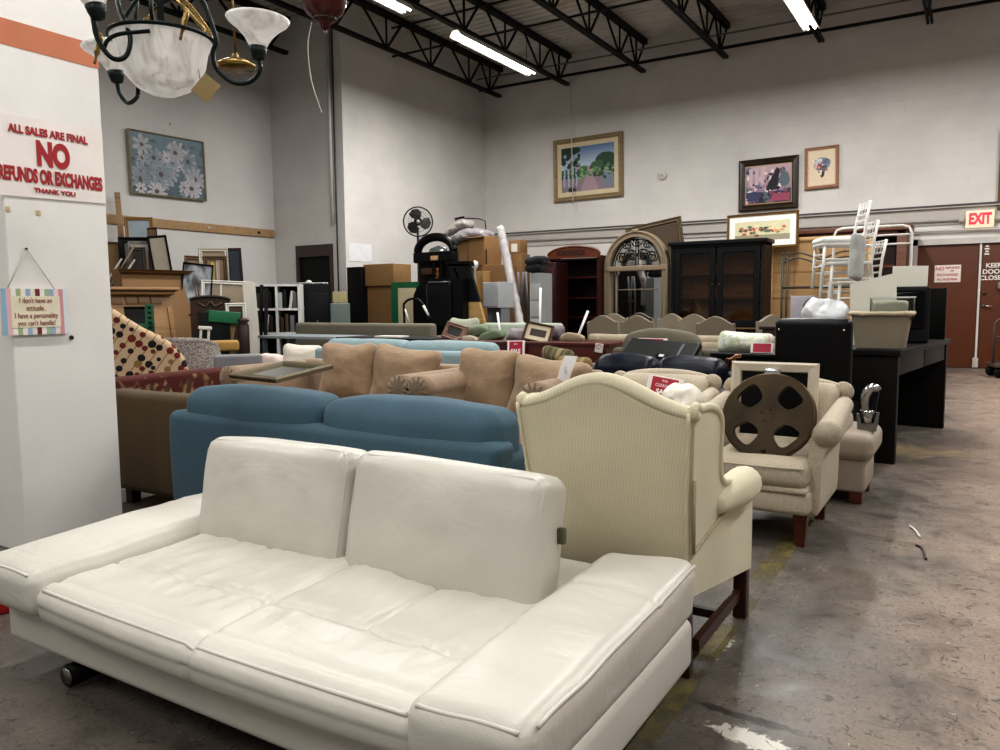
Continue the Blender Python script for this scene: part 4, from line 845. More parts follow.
# ------------------------------------------------------------------ pictures: painted canvases
def painter(bg, shapes, jit=.012, sd=0):
    def f(u, v):
        uu = u+jit*nz(u*14, v*14, sd, 1); vv = v+jit*nz(u*14, v*14, sd+9, 1); c = bg(uu, vv)
        for s_ in shapes:
            k = s_[0]
            if k == 'e':
                _, x, y, a, b_, col_ = s_
                if ((uu-x)/a)**2+((vv-y)/b_)**2 < 1: c = col_
            elif k == 'r':
                _, x0, x1, y0, y1, col_ = s_
                if x0 < uu < x1 and y0 < vv < y1: c = col_
            elif k == 'p':
                _, pts, col_ = s_; ins = False; n = len(pts); j = n-1
                for i in range(n):
                    (xi, yi), (xj, yj) = pts[i], pts[j]
                    if (yi > vv) != (yj > vv) and uu < (xj-xi)*(vv-yi)/(yj-yi)+xi: ins = not ins
                    j = i
                if ins: c = col_
            elif k == 'f':
                _, x, y, r_, n_, ph, asp, col_, cc = s_; dx, dy = (uu-x)*asp, vv-y; d = math.hypot(dx, dy); th = math.atan2(dy, dx)
                if d < r_*(.35+.65*abs(math.cos(n_*th/2+ph))): q = .75+.25*d/r_; c = (col_[0]*q, col_[1]*q, col_[2]*q)
                if d < r_*.2: c = cc
        g = 1+.22*nz(u*40, v*40, sd+3, 1); return (c[0]*g, c[1]*g, c[2]*g)
    return f
def mixc(a, b, t): t = max(0, min(1, t)); return tuple(a[i]*(1-t)+b[i]*t for i in range(3))
rnd = random.Random(5)
def framed(name, label, cat, loc, rot, w, h, bar, fm, fn=None, nx=60, ny=44, mat_=0, matc='#d9cfb8', glass=None, depth=.03, base=False, group=None, flatm=None):
    # a moulded frame whose origin is its centre, or its bottom edge when base is set
    t = T(name, label, cat, loc, 0, group); t.rotation_euler = [math.radians(a) for a in rot]; dz = (0, 0, h/2) if base else (0, 0, 0)
    b = MB(); b.frame(w, h, [(0, depth*.6), (0, -depth*.4), (bar*.2, -depth), (bar*.55, -depth*.55), (bar*.8, -depth*.8), (bar, -depth*.3), (bar, depth*.3), (bar, depth*.6), (0, depth*.6)], T=dz); P('frame_moulding', b, fm, t)
    iw, ih = w-2*bar, h-2*bar
    if mat_: b = MB(); b.frame(iw+.006, ih+.006, [(0, -.001), (mat_, -.001), (mat_, .004), (0, .004)], T=dz); P('mount', b, mat(matc, rough=.7), t)
    iw -= 2*mat_; ih -= 2*mat_
    b = MB()
    if fn: b.canvas(iw+.004, ih+.004, nx, ny, fn, .002, T=dz); P('picture', b, mat('#ffffff', 'attr', .55), t)
    else: b.box(-iw/2-.002, iw/2+.002, .001, .006, -ih/2-.002, ih/2+.002, T=dz); P('panel', b, flatm or mat('#c9b89a'), t)
    return t
MGD = mat('#8f7548', 'metal', .45, .5, var=.2); MBR = mat('#3a2a1c', 'wood', .45); MWF = mat('#d8d4cc', rough=.5, var=.05); MBF = mat('#141313', rough=.4)
# daisies on the left wall
sh = []
for k in range(60): sh.append(('e', rnd.random(), rnd.random()*.9, rnd.uniform(.02, .07), rnd.uniform(.01, .05), mixc(lin('#33424c')[:3], lin('#6e8288')[:3], rnd.random())))
for k in range(34):
    x, y = rnd.uniform(.06, .94), rnd.uniform(.05, .82)
    sh.append(('f', x, y, rnd.uniform(.08, .23), rnd.choice([7, 9, 11]), rnd.random()*3, 1.4, mixc(lin('#7f8e96')[:3], lin('#cfc6ca')[:3], rnd.random()), lin('#5a4f4a')[:3]))
framed('flower_painting', 'large painting of pale daisies on blue-grey high on the left wall', 'painting', (XA+.06, 8.57, 3.575), (0, -1, 90), 1.46, 1.04, .025, mat('#a59a80', 'metal', .4, .5), painter(lambda u, v: mixc(lin('#4d606b')[:3], lin('#768a92')[:3], v), sh, .014, 2), 130, 92)
# garden terrace
g = [('r', 0, 1, 0, .34, lin('#8d7f86')[:3]), ('r', 0, 1, .30, .5, lin('#2f5236')[:3]), ('e', .5, .46, .5, .09, lin('#4f7a52')[:3]), ('e', .85, .62, .2, .2, lin('#2c4a35')[:3]), ('e', .72, .55, .16, .1, lin('#3e6644')[:3]),
     ('p', [(.36, .0), (.52, .5), (.56, .5), (.72, 0)], lin('#a8929a')[:3]), ('r', .80, .97, .05, .40, lin('#7b8794')[:3]), ('e', .885, .42, .1, .05, lin('#95a0aa')[:3]), ('e', .88, .55, .09, .13, lin('#28452f')[:3])]
for x in (.04, .12, .20, .27): g += [('r', x, x+.035, .12, .97, lin('#a9b3c4')[:3])]
for k in range(70): g.append(('e', rnd.uniform(.3, 1), rnd.gauss(.44, .09), rnd.uniform(.015, .04), rnd.uniform(.015, .04), lin(rnd.choice(['#2c4a35', '#5d8a5a', '#3f6b48', '#8aa878', '#24402f', '#b58f98']))[:3]))
for k in range(26): g.append(('e', rnd.uniform(.0, .34), rnd.uniform(.55, 1), rnd.uniform(.02, .05), rnd.uniform(.015, .05), lin(rnd.choice(['#27402f', '#3d5d47', '#1f3428']))[:3]))
g += [('e', .17, .93, .2, .1, lin('#27402f')[:3]), ('e', .2, .05, .07, .05, lin('#1f2528')[:3])]
framed('garden_painting', 'framed garden terrace painting with white columns high on the back wall', 'painting', (-7.40, YB-.05, 4.125), (0, -.8, 0), 1.66, 1.36, .10, mat('#8d7a5a', 'wood', .5), painter(lambda u, v: mixc(lin('#c2d2de')[:3], lin('#54779f')[:3], (v-.5)*2), g, .014, 4), 110, 84, .10, '#d9c9a8')
# piano room
g = [('r', 0, 1, 0, .3, lin('#3a3148')[:3])]
for k in range(90): g.append(('e', rnd.random(), rnd.random()*.95, rnd.uniform(.02, .07), rnd.uniform(.02, .08), lin(rnd.choice(['#d9b9c4', '#40395c', '#242032', '#b98fa3', '#6b6d8e', '#e6d6d8', '#8a3f55', '#5b6f74']))[:3]))
for x in (.07, .2, .33): g += [('r', x, x+.08, .5, .95, lin('#cdb6bb')[:3])]
g += [('p', [(.46, .42), (.68, .92), (.74, .9), (.72, .44)], lin('#17151a')[:3]), ('r', .46, .74, .34, .43, lin('#1b181e')[:3]), ('r', .50, .52, .2, .35, lin('#141216')[:3]), ('r', .70, .72, .2, .35, lin('#141216')[:3]), ('e', .85, .6, .12, .2, lin('#5f6e76')[:3]),
      ('p', [(.5, .03), (.62, .24), (.98, .24), (.98, .03)], lin('#a04863')[:3]), ('e', .17, .2, .16, .13, lin('#3b3f66')[:3])]
framed('piano_painting', 'dark-framed painting of a grand piano in a pink room on the back wall', 'painting', (-3.555, YB-.05, 3.45), (0, -.6, 0), 1.12, .99, .12, mat('#33271c', 'wood', .35, var=.3), painter(lambda u, v: mixc(lin('#7d6480')[:3], lin('#c6a9b0')[:3], v), g, .016, 6), 100, 84, .02, '#b59b6a')
g = [('e', .52, .60, .30, .20, lin('#8e93a6')[:3]), ('e', .40, .66, .16, .1, lin('#c8ced8')[:3]), ('e', .68, .66, .16, .11, lin('#6f7c92')[:3]), ('e', .5, .55, .14, .07, lin('#b0555a')[:3]), ('e', .6, .5, .1, .06, lin('#3f3b45')[:3]), ('p', [(.32, .5), (.5, .18), (.72, .5)], lin('#6a655f')[:3]), ('e', .46, .36, .07, .08, lin('#e6dccb')[:3]), ('e', .55, .3, .06, .08, lin('#2d2a2c')[:3]), ('e', .28, .55, .1, .06, lin('#d9a9a0')[:3])]
for k in range(26): g.append(('e', rnd.gauss(.52, .16), rnd.gauss(.58, .11), .03, .025, lin(rnd.choice(['#e5e8ec', '#a3333f', '#4a5a78', '#d5c0c4', '#39424d']))[:3]))
framed('flower_print', 'small wood-framed print of a flower bouquet on the back wall', 'print', (-2.595, YB-.05, 3.67), (0, -1.2, 0), .60, .77, .055, mat('#a57d62', 'wood', .5), painter(lambda u, v: lin('#e5d3b8')[:3], g, .02, 8), 60, 80, .02, '#e0c9ab')
g = [('r', .0, 1, 0, .3, lin('#8f8a72')[:3])]
for k in range(40): g.append(('e', rnd.uniform(.1, .9), rnd.gauss(.55, .12), .04, .07, lin(rnd.choice(['#b0563f', '#d9c9a8', '#3e4638', '#c98f5f', '#7a3b30', '#5d6b50']))[:3]))
framed('matted_print', 'gold-framed print with a wide pale mount peeking over the black hutch', 'print', Vector((atY(762, 230, 14.1).x, 14.1, 2.42)), (-3, -.8, 0), 1.22, .62, .045, mat('#7b6038', 'metal', .4, .5), painter(lambda u, v: lin('#c7c2a0')[:3], g, .02, 9), 60, 30, .10, '#e9e6dd')
framed('edge_picture', 'wooden picture frame cut off at the right edge, above the exit sign', 'picture frame', (.52, YB-.05, 3.37), (0, 0, 0), .62, 1.34, .05, mat('#7a5f45', 'wood'), None, flatm=mat('#5b5550'))
t = T('smoke_detector', 'round white smoke detector between the two paintings on the back wall', 'smoke detector', (-5.70, YB-.001, 3.81)); b = MB(); b.lathe([(.09, 0), (.09, .03), (.06, .05), (0, .055)], 24, R(90, 0, 0)); P('housing', b, MWF, t); b = MB(); b.lathe([(.025, .05), (.02, .07), (0, .07)], 14, R(90, 0, 0)); P('sensor', b, mat('#aaa7a2'), t)
b = MB(); p0, p1 = atY(571, 110, YB-.25), atY(573, 205, YB-.25); b.tube([Vector((p0.x, YB-.3, 6.0)), p0, p1], .012, 6); O('ceiling_cable', b, mat('#c9c6c0'), 'white cord hanging from the roof in front of the garden painting', 'cord')
b = MB(); b.box(0, .006, -.32, .32, -.17, .17); O('white_sheet', b, mat('#e8e8ea', rough=.4), 'blank white sheet fixed to the left rear wall by the standing fan', 'sheet', (XB+.002, 11.34, 2.18))
# ------------------------------------------------------------------ along the back wall
MMH = mat('#35130c', 'wood', .3, var=.25)
t = T('arched_bookcase', 'tall mahogany bookcase with an arched lattice crown', 'bookcase', (-6.43, 13.3, 0)); W_ = .98
b = MB()
for s_ in (-1, 1): b = MB(); b.box(s_*W_/2-.025, s_*W_/2+.025, -.2, .2, 0, 2.06); P('side_panel', b, MMH, t)
b = MB(); b.box(-W_/2, W_/2, .18, .2, .05, 2.0); P('back_panel', b, mat('#170806', 'wood', .5), t)
for z in (.06, .5, .92, 1.28, 1.66, 2.0): b = MB(); b.box(-W_/2+.02, W_/2-.02, -.18, .18, z-.015, z+.015); P('shelf', b, MMH, t)
cr = [(-.53, 2.02), (.53, 2.02), (.53, 2.08)]+[(.53*math.cos(a*PI/24), 2.08+.15*math.sin(a*PI/24)) for a in range(1, 24)]+[(-.53, 2.08)]
b = MB(); b.prism(cr, -.22, -.18); b.tube([(x, -.21, z) for x, z in cr[2:]], .022, 8); cw = P('crown', b, mat('#5a2b18', 'wood', .4, var=.2), t)
for k in range(6): b = MB(); x = -.3+.1*k; b.box(-.012, .012, -.006, 0, -.06, .06, R(0, 45, 0), (x, -.222, 2.12)); b.box(-.012, .012, -.006, 0, -.06, .06, R(0, -45, 0), (x, -.224, 2.12)); P('lattice', b, mat('#2a0f0a', 'wood'), cw)
t = T('mahogany_cabinet', 'narrow dark mahogany cabinet at the left side of the arched bookcase', 'cabinet', (atY(547, 290, 12.4).x, 12.65, 0)); b = MB(); b.rbox((0, 0, .96), (.34, .5, 1.92), .008); P('body', b, mat('#2d0f0b', 'wood', .35), t); b = MB(); b.rbox((0, -.26, .96), (.30, .02, 1.7), .006); d_ = P('door', b, mat('#35120c', 'wood', .35), t); b = MB(); b.lathe([(.0, 0), (.015, .01), (0, .02)], 8, R(90, 0, 0), (.11, -.27, 1.0)); P('knob', b, MGD, d_)
# arched mirror with iron scrolls
MAR = mat('#857661', 'plain', .55, var=.2); t = T('arched_mirror', 'tall arched mirror with black iron scrollwork in its grey wooden arch', 'mirror', (-5.25, 13.25, 0), -8)
ri, ro, zs = .53, .645, 1.82
def archp(r_, z0_, n=32): return [(-r_, z0_)]+[(-r_*math.cos(PI*k/n), zs+r_*math.sin(PI*k/n)) for k in range(n+1)]+[(r_, z0_)]
b = MB(); b.ring(archp(ro, .0), archp(ri, .08), -.06, .05); b.tube([(x, -.06, z) for x, z in archp(ro-.02, .02)], .02, 8); b.tube([(x, -.06, z) for x, z in archp(ri+.015, .09)], .014, 8); P('arch_frame', b, MAR, t)
b = MB(); b.rbox((0, -.05, zs-.02), (1.26, .06, .09), .01); b.rbox((0, -.06, 2.46), (.12, .05, .07), .02); P('crossbar', b, MAR, t)
b = MB(); b.prism([(-.535, .1), (.535, .1), (.535, 1.8), (-.535, 1.8)], .01, .02); P('mirror_glass', b, mat('#d2d6d6', 'metal', .03, 1, var=.02), t)
b = MB(); b.prism(archp(.53, 1.80)[1:-1], .012, .022); P('arch_glass', b, mat('#d9dcd8', 'metal', .06, 1, var=.05), t)
MIR = mat('#1a1918', 'metal', .45, .6)
def spiral(cx, cz, r_, a0, turns, sg): return [(cx+r_*(1-.75*k/30)*math.cos(a0+sg*turns*2*PI*k/30), -.03, cz+r_*(1-.75*k/30)*math.sin(a0+sg*turns*2*PI*k/30)) for k in range(31)]
for cx, cz, r_, a0, tr, sg in ((-.31, 1.99, .11, 0, 1.5, 1), (.31, 1.99, .11, PI, 1.5, -1), (-.12, 2.03, .12, PI, 1.4, -1), (.12, 2.03, .12, 0, 1.4, 1), (-.2, 2.21, .09, 0, 1.3, 1), (.2, 2.21, .09, PI, 1.3, -1), (0, 2.24, .07, PI/2, 1.2, 1)):
    b = MB(); b.tube(spiral(cx, cz, r_, a0, tr, sg), .009, 6); P('iron_scroll', b, MIR, t)
b = MB(); b.tube([(x*.97, -.03, z) for x, z in archp(.50, zs+.02)[1:-1]], .01, 6); b.tube([(0, -.03, 1.86), (0, -.03, 2.32)], .01, 6); P('iron_arch', b, MIR, t)
b = MB(); b.tube([(-.42, -.0, .1), (-.42, -.0, 1.8)], .016, 6); b.tube([(.0, 0, 1.42), (.42, -.0, 1.42)], .012, 6); b.tube([(-.42, 0, 1.42), (0, 0, 1.42)], .012, 6); P('inner_bar', b, mat('#6b5f4f'), t)
# black hutch with glass doors
MHB = mat('#0d0e10', 'wood', .45, var=.15); t = T('black_hutch', 'wide black hutch with two glazed doors and brown shelves inside', 'hutch', (-3.76, 13.3, 0)); hw_ = .76
for s_ in (-1, 1): b = MB(); b.box(s_*hw_-.03, s_*hw_+.03, -.24, .24, 0, 2.16); P('side_panel', b, MHB if s_ < 0 else mat('#241811', 'wood'), t)
b = MB(); b.box(-hw_, hw_, .2, .23, .72, 2.14); P('back_panel', b, mat('#a8713f', 'wood', .6, var=.25), t)
for z in (.82, 1.26, 1.66): b = MB(); b.box(-hw_+.03, hw_-.03, -.16, .2, z-.014, z+.014); P('shelf', b, mat('#7a4c28', 'wood'), t)
b = MB(); b.rbox((0, -.02, 2.18), (1.66, .56, .07), .015); b.rbox((0, -.0, 2.13), (1.58, .52, .05), .008); P('cornice', b, MHB, t)
b = MB(); b.rbox((0, -.03, .38), (1.56, .52, .72), .008); b.rbox((0, -.04, .755), (1.62, .58, .03), .006); P('base_cabinet', b, MHB, t)
b = MB(); b.box(-.8, .8, -.345, -.325, .74, .765); P('brown_edge', b, mat('#6b4a2c', 'wood'), t)
for s_ in (-1, 1):
    b = MB(); b.frame(.70, 1.32, [(0, .015), (0, -.015), (.09, -.015), (.1, 0), (.1, .015), (0, .015)], T=(s_*.365, -.245, 1.44)); d_ = P('glazed_door', b, MHB, t)
    b = MB(); b.box(s_*.365-.25, s_*.365+.25, -.247, -.243, .88, 2.0); P('glass_pane', b, mat('#e6e2dc', 'glass'), d_)
    b = MB(); b.lathe([(0, 0), (.014, .008), (0, .018)], 10, R(90, 0, 0), (s_*.06, -.262, 1.48)); P('knob', b, mat('#c9c4b8', 'metal', .3, 1), d_)
# objects seen inside the hutch
for k, (x, z, w_, h_) in enumerate(((-.35, 1.67, .30, .1), (.36, 1.67, .3, .1))):
    pass
# oak headboard with iron bedhead in front
MOK = mat('#a4835a', 'wood', .5, var=.12, sc=.7); t = T('oak_headboard', 'light oak panelled headboard standing between the black hutch and white chairs', 'headboard', (-2.36, 14.35, 0))
o_ = [(-.80, 0), (.80, 0), (.80, 2.2)]+[(.74+.06*math.cos(a), 2.2+.06*math.sin(a)) for a in (.4, .8, 1.2)]+[(-.74-.06*math.cos(a), 2.2+.06*math.sin(a)) for a in (1.2, .8, .4)]+[(-.80, 2.2)]
b = MB(); b.prism(o_, 0, .05); P('panel', b, MOK, t); b = MB(); b.tube([(x, 0, z) for x, z in o_[2:]], .04, 8); b.tube([(-.8, 0, 0), (-.8, 0, 2.2)], .04, 8); b.tube([(.8, 0, 0), (.8, 0, 2.2)], .04, 8); P('rounded_border', b, mat('#b39064', 'wood'), t)
for x in (-.4, .0, .4): b = MB(); b.box(x-.006, x+.006, -.008, 0, .1, 2.15); P('batten', b, mat('#8d6d46', 'wood'), t)
for z in (.75, 1.25, 1.7): b = MB(); b.box(-.76, .76, -.008, 0, z-.006, z+.006); P('batten', b, mat('#8d6d46', 'wood'), t)
t = T('iron_headboard', 'grey iron bedhead with curled top rail leaning before the oak headboard', 'headboard', (-2.28, 14.05, 0)); mi = mat('#4a4a45', 'metal', .5, .5)
for x in (-.62, -.54, .54, .62): b = MB(); b.tube([(x, 0, 0), (x, 0, 1.98)], .018, 8); b.lathe([(.0, 0), (.028, .02), (.02, .05), (0, .06)], 10, None, (x, 0, 1.97)); P('post', b, mi, t)
for dz in (0, .09):
    b = MB(); b.tube(bez([(-.62, 0, 1.84+dz*.6), (-.4, 0, 1.92+dz), (-.16, 0, 1.86+dz), (0, 0, 1.74+dz*1.6), (.16, 0, 1.86+dz), (.4, 0, 1.92+dz), (.62, 0, 1.84+dz*.6)], 36), .014, 8); P('curved_rail', b, mi, t)
b = MB(); b.lathe([(.0, 0), (.03, .03), (.02, .1), (.035, .14), (0, .2)], 10, None, (0, 0, 1.92)); b.tube([(-.62, 0, 1.42), (.62, 0, 1.42)], .02, 8); P('cross_rail', b, mi, t)
# open reddish wardrobe frame behind
MRW = mat('#6a4433', 'wood', .45, var=.2); t = T('wardrobe_frame', 'tall reddish-brown wooden wardrobe with an open dark front behind the white chairs', 'wardrobe', (-2.45, 15.25, 0))
for x in (-1.30, 1.30): b = MB(); b.rbox((x, -.0, 1.2), (.16, .5, 2.4), .01); P('post', b, MRW, t)
b = MB(); b.rbox((0, -.02, 2.43), (2.9, .6, .1), .02); b.rbox((0, -.1, 2.34), (2.7, .3, .1), .01); P('top_rail', b, MRW, t)
b = MB(); b.box(-1.25, 1.25, .2, .23, 0, 2.35); P('back_panel', b, mat('#2a1912', 'wood'), t); b = MB(); b.rbox((.85, .0, 1.05), (.72, .4, 2.1), .006); P('inner_cabinet', b, mat('#24140e', 'wood'), t)
b = MB(); b.box(.5, 1.2, -.22, -.2, 1.75, 1.8); P('inner_shelf', b, mat('#5a2d1c', 'wood'), t)
framed('leaning_painting', 'brown framed panel leaning crooked above the arched mirror', 'picture frame', Vector(atY(655, 243, 14.7)), (-3, -9, 0), 1.15, .82, .09, mat('#57452f', 'wood', .5), None, flatm=mat('#4c3b27', 'plain', .6, var=.3))
# ------------------------------------------------------------------ cherry desk with the things on it
MCY = mat('#4f170d', 'wood', .28, var=.15); t = T('cherry_desk', 'long dark cherry wood desk, its plain back towards the tan cushions', 'desk', (-3.95, 7.0, 0))
b = MB(); b.rbox((0, 0, .80), (2.06, .62, .03), .006); P('desktop', b, MCY, t); b = MB(); b.rbox((0, -.28, .42), (2.0, .03, .74), .004); P('back_panel', b, MCY, t)
for s_ in (-1, 1): b = MB(); b.rbox((s_*.97, .02, .40), (.05, .54, .78), .004); P('end_panel', b, MCY, t)
for k in range(3): b = MB(); b.rbox((-.6+.6*k, .29, .68), (.56, .02, .16), .004); dr = P('drawer', b, MCY, t); b = MB(); b.lathe([(0, 0), (.015, .01), (0, .02)], 8, R(-90, 0, 0), (-.6+.6*k, .30, .68)); P('knob', b, MGD, dr)
p = atY(516, 349, 6.66); sale_card('sale_card', 'red and white sale card hung on the cherry desk back', p, (-6, -2, 0), .20, .17, (('FINAL', .28, .13), ('SALE', -.12, .3)), .12)
p = atY(599, 348, 6.66); t = T('price_tag', 'small white price tag at the right end of the cherry desk back', 'tag', p); b = MB(); b.rbox((0, 0, 0), (.08, .004, .085), .001, M=R(0, 8, 0)); P('card', b, MWF, t); b = MB(); b.tube([(.022*math.cos(k*.4), -.004, .012+.02*math.sin(k*.4)) for k in range(14)], .003, 5); P('red_mark', b, mred, t)
def desk_item(px, py, y=6.98): return atY(px, py, y)
framed('small_frame', 'worn pinkish carved picture frame leaning on the cherry desk, left one', 'picture frame', desk_item(455, 332, 6.9), (-24, 12, -10), .30, .19, .05, mat('#8a6c5d', 'wood', .7, var=.35), None, flatm=mat('#3b3a38', 'plain', .5, var=.3))
framed('small_frame', 'brown frame with a cream mount leaning on the cherry desk, right one', 'picture frame', desk_item(538, 333, 6.9), (-20, 10, 6), .30, .20, .02, mat('#6d5545', 'wood', .6), None, mat_=.045, matc='#dcd0b4', flatm=mat('#4a3f38', 'plain', .6, var=.4))
MSG = mat('#7d8a72', 'fabric', var=.12)
for px, py, y, w_, h_, d_, rot, lab, sd, m_ in ((478, 331, 7.12, .32, .13, .12, (-40, -14, 0), 'sage green cushion on the cherry desk behind the left frame', 11, MSG), (492, 336, 7.0, .34, .10, .10, (-60, -6, 0), 'darker sage green cushion lying in the middle of the cherry desk', 12, mat('#6b7a62', 'fabric')),
    (516, 335, 7.08, .2, .16, .12, (-20, 10, 0), 'mauve-grey cushion left of the cream-mounted frame', 13, mat('#8b8388', 'fabric')), (558, 333, 7.15, .16, .17, .12, (-10, 0, 0), 'mauve-grey cushion right of the cream-mounted frame', 14, mat('#7c767c', 'fabric')),
    (466, 340.5, 6.86, .30, .05, .08, (-80, 0, 0), 'folded pale cream cloth at the front of the cherry desk', 15, mat('#b9ae98', 'fabric')), (572, 338.5, 7.0, .28, .07, .10, (-70, -4, 0), 'folded beige cloth at the right end of the cherry desk', 16, mat('#a3967e', 'fabric'))):
    pillow('desk_cushion' if 'cushion' in lab else 'folded_cloth', lab, atY(px, py, y), w_, h_, d_, m_, rot, 'soft things piled on the cherry desk', sd, 'cushion' if 'cushion' in lab else 'cloth')
for (x0, y0), (x1, y1), lab in (((497.5, 313), (501, 341), 'short white rod standing on the cherry desk, leftmost of three'), ((540.5, 288), (539.5, 341), 'tall white rod standing upright on the cherry desk, middle of three'), ((588, 311), (576, 341), 'slanting white rod at the right of the cherry desk')):
    q0, q1 = atY(x0, y0, 7.2), atY(x1, y1, 7.05); q1.z = .81; b = MB(); b.tube([Vector((0, 0, 0)), q0-q1], .0135, 8); O('white_rod', b, mat('#e6e4e0', rough=.4), lab, 'rod', q1, group='white rods on the cherry desk')
sofa('mint_loveseat', 'pale mint loveseat behind the cherry desk', (-5.05, 8.45, 0), 0, 1.15, .82, mat('#aab2a2', 'fabric'), .94, .9, .44, .16, .8, 'box', 2, backcush=False)
pillow('pale_cushion', 'pale grey-green cushion in front of the mint loveseat back', atY(463, 342, 8.28), .44, .62, .14, mat('#a5a894', 'fabric'), (-10, 0, 0), sd=18)
# black table, boards, olive sofa to the left
t = T('black_table', 'low black table left of the cherry desk with white boards lying on it', 'table', (-5.72, 7.0, 0)); b = MB(); b.rbox((0, 0, .80), (1.35, .55, .04), .004); P('tabletop', b, mbk, t)
for sx_ in (-.6, .6):
    for sy in (-.22, .22): b = MB(); b.box(sx_-.03, sx_+.03, sy-.03, sy+.03, 0, .79); P('leg', b, mbk, t)
b = MB(); b.rbox((0, 0, .012), (.34, .2, .02), .004); O('white_board', b, MWF, 'white T-shaped board lying on the black table', 'board', (-5.66, 6.86, .82), (0, 0, 4))
t = T('slate_table', 'pale blue-grey table top left of the black table', 'table', (-7.3, 7.25, 0)); b = MB(); b.rbox((0, 0, .79), (1.35, .6, .035), .004); P('tabletop', b, mat('#8e979b', rough=.4), t)
for sx_ in (-.6, .6):
    for sy in (-.25, .25): b = MB(); b.box(sx_-.025, sx_+.025, sy-.025, sy+.025, 0, .78); P('leg', b, mat('#5d6468'), t)
t = sofa('olive_sofa', 'olive grey sofa with a smooth flat back, in front of the doorway', (-7.05, 8.3, 0), 180, 2.4, .9, mat('#6f6a5b', 'fabric', var=.1), .95, .9, .5, .2, .78, 'box', 3, backcush=False)
# ------------------------------------------------------------------ piles along the left wall
def face(px): return math.degrees(YAW)+math.degrees(math.atan((500-px)/FPX))
t = T('storage_rack', 'long dark wooden rack under the piled frames by the left wall', 'rack', (-10.9, 7.6, 0)); b = MB(); b.rbox((0, 0, 1.03), (1.7, 4.6, .05), .005); P('rack_top', b, mat('#2a211a', 'wood'), t)
for sx_ in (-.75, .75):
    for sy in (-2.1, 0, 2.1): b = MB(); b.box(sx_-.05, sx_+.05, sy-.05, sy+.05, 0, 1.01); P('leg', b, mat('#2a211a', 'wood'), t)
def up(name, label, cat, x0, x1, ytop, D, bar, fm, tilt=-6, roll=0, zb=1.056, yaw=0, **kw):
    px = (x0+x1)/2; q = atD(px, ytop, D); w = (x1-x0)*D/FPX; h = max(.1, q.z-zb); h_ = h/math.cos(math.radians(tilt))
    return framed(name, label, cat, (q.x, q.y, zb), (tilt, roll, face(px)+yaw), w, h_, bar, fm, base=True, **kw)
def sky(u, v): k = noise.noise(Vector((u*4, v*4, 1)))+.5*noise.noise(Vector((u*9, v*9, 2))); return mixc(lin('#3d4146')[:3], lin('#b9bec2')[:3], .35+.6*k)
grp = 'picture frames piled by the left wall'
b = MB(); b.rbox((0, 0, .98), (.085, .03, 1.95), .004); q = atD(122, 196, 12.35); O('wooden_post', b, mat('#9a7c55', 'wood'), 'light wooden post standing up above the left wall rail', 'post', (q.x, q.y, 1.056), (-1, -2, face(122)))
up('picture_frame', 'small gold-edged glazed picture, highest of the frame pile', 'picture frame', 129, 155, 217, 12.2, .05, mat('#8b6a3c', 'wood'), -2, -2, group=grp, flatm=mat('#98a3ac', 'plain', .3, var=.25))
up('picture_frame', 'large black frame standing below the small gold-edged picture', 'picture frame', 121, 156, 237, 12.0, .09, MBF, -2, -1, group=grp, flatm=mat('#6e6a66', 'plain', .5, var=.3))
up('picture_frame', 'grey frame nested inside the large black frame', 'picture frame', 130, 151, 241, 11.85, .045, mat('#8d8a86', 'wood'), -2, -1, group=grp, flatm=mat('#b5b0a8'))
up('picture_frame', 'small dark frame nested inside the grey frame', 'picture frame', 131, 146, 247, 11.7, .05, mat('#4c4036', 'wood'), -3, -1, group=grp, flatm=mat('#2b2320', 'plain', .4, var=.4))
up('wooden_plank', 'reddish brown wide plank standing right of the large black frame', 'plank', 149, 158, 228, 11.9, .01, mat('#5d4128', 'wood'), -1, -1, flatm=mat('#67492e', 'wood'))
up('picture_frame', 'brown cardboard-backed frame at the far left of the pile', 'picture frame', 100, 138, 242, 11.95, .03, mat('#75603f', 'wood'), -4, 2, group=grp, flatm=mat('#846845', 'plain', .7, var=.1))
up('canvas_panel', 'tall beige canvas with a black edge leaning beside the plank', 'canvas', 158, 176, 235, 11.9, .03, MBF, -3, -7, group=grp, flatm=mat('#a39b8a', 'plain', .7, var=.2))
for k, (xa_, ya_, xb_, yb_, D, hx, lab) in enumerate(((136, 241, 108, 288, 11.3, '#a0937c', 'long pale slanting frame edge, topmost of the tilted stack'), (121, 258, 104, 284, 11.15, '#d6d0c4', 'short white slanting frame edge at the left of the tilted stack'), (134, 259, 112, 292, 11.0, '#ddd8cf', 'white slanting frame edge in the middle of the tilted stack'), (127, 272, 114, 293, 10.9, '#e0dcd4', 'lowest white slanting frame edge of the tilted stack'), (128, 262, 107, 292, 11.1, '#5d3f2c', 'brown slanting frame edge inside the tilted stack'))):
    q0, q1 = atD(xa_, ya_, D), atD(xb_, yb_, D); d_ = q1-q0; q1 = q0+d_*((1.06-q0.z)/d_.z) if q1.z < 1.06 else q1; dep = Vector((-math.sin(math.radians(face(120))), math.cos(math.radians(face(120))), 0))*.3; nrm = d_.cross(dep).normalized()*.022
    vs_ = [a+c_+e for a in (q0, q1) for c_ in (Vector(), dep) for e in (Vector(), nrm)]; o0 = q1.copy()
    b = MB(); b.add([v-o0 for v in vs_], [(0, 1, 3, 2), (4, 6, 7, 5), (0, 4, 5, 1), (2, 3, 7, 6), (0, 2, 6, 4), (1, 5, 7, 3)], False); O('tilted_frame', b, mat(hx, 'plain', .6), lab, 'picture frame', o0, group='tilted stack of frames')
up('cork_panel', 'big tan-brown board with a raised border leaning behind the oak mantel', 'board', 128, 212, 270, 10.3, .05, mat('#7d5d39', 'wood', .6), -13, 0, zb=0, yaw=30, flatm=mat('#80603b', 'plain', .7, var=.12), depth=.10)
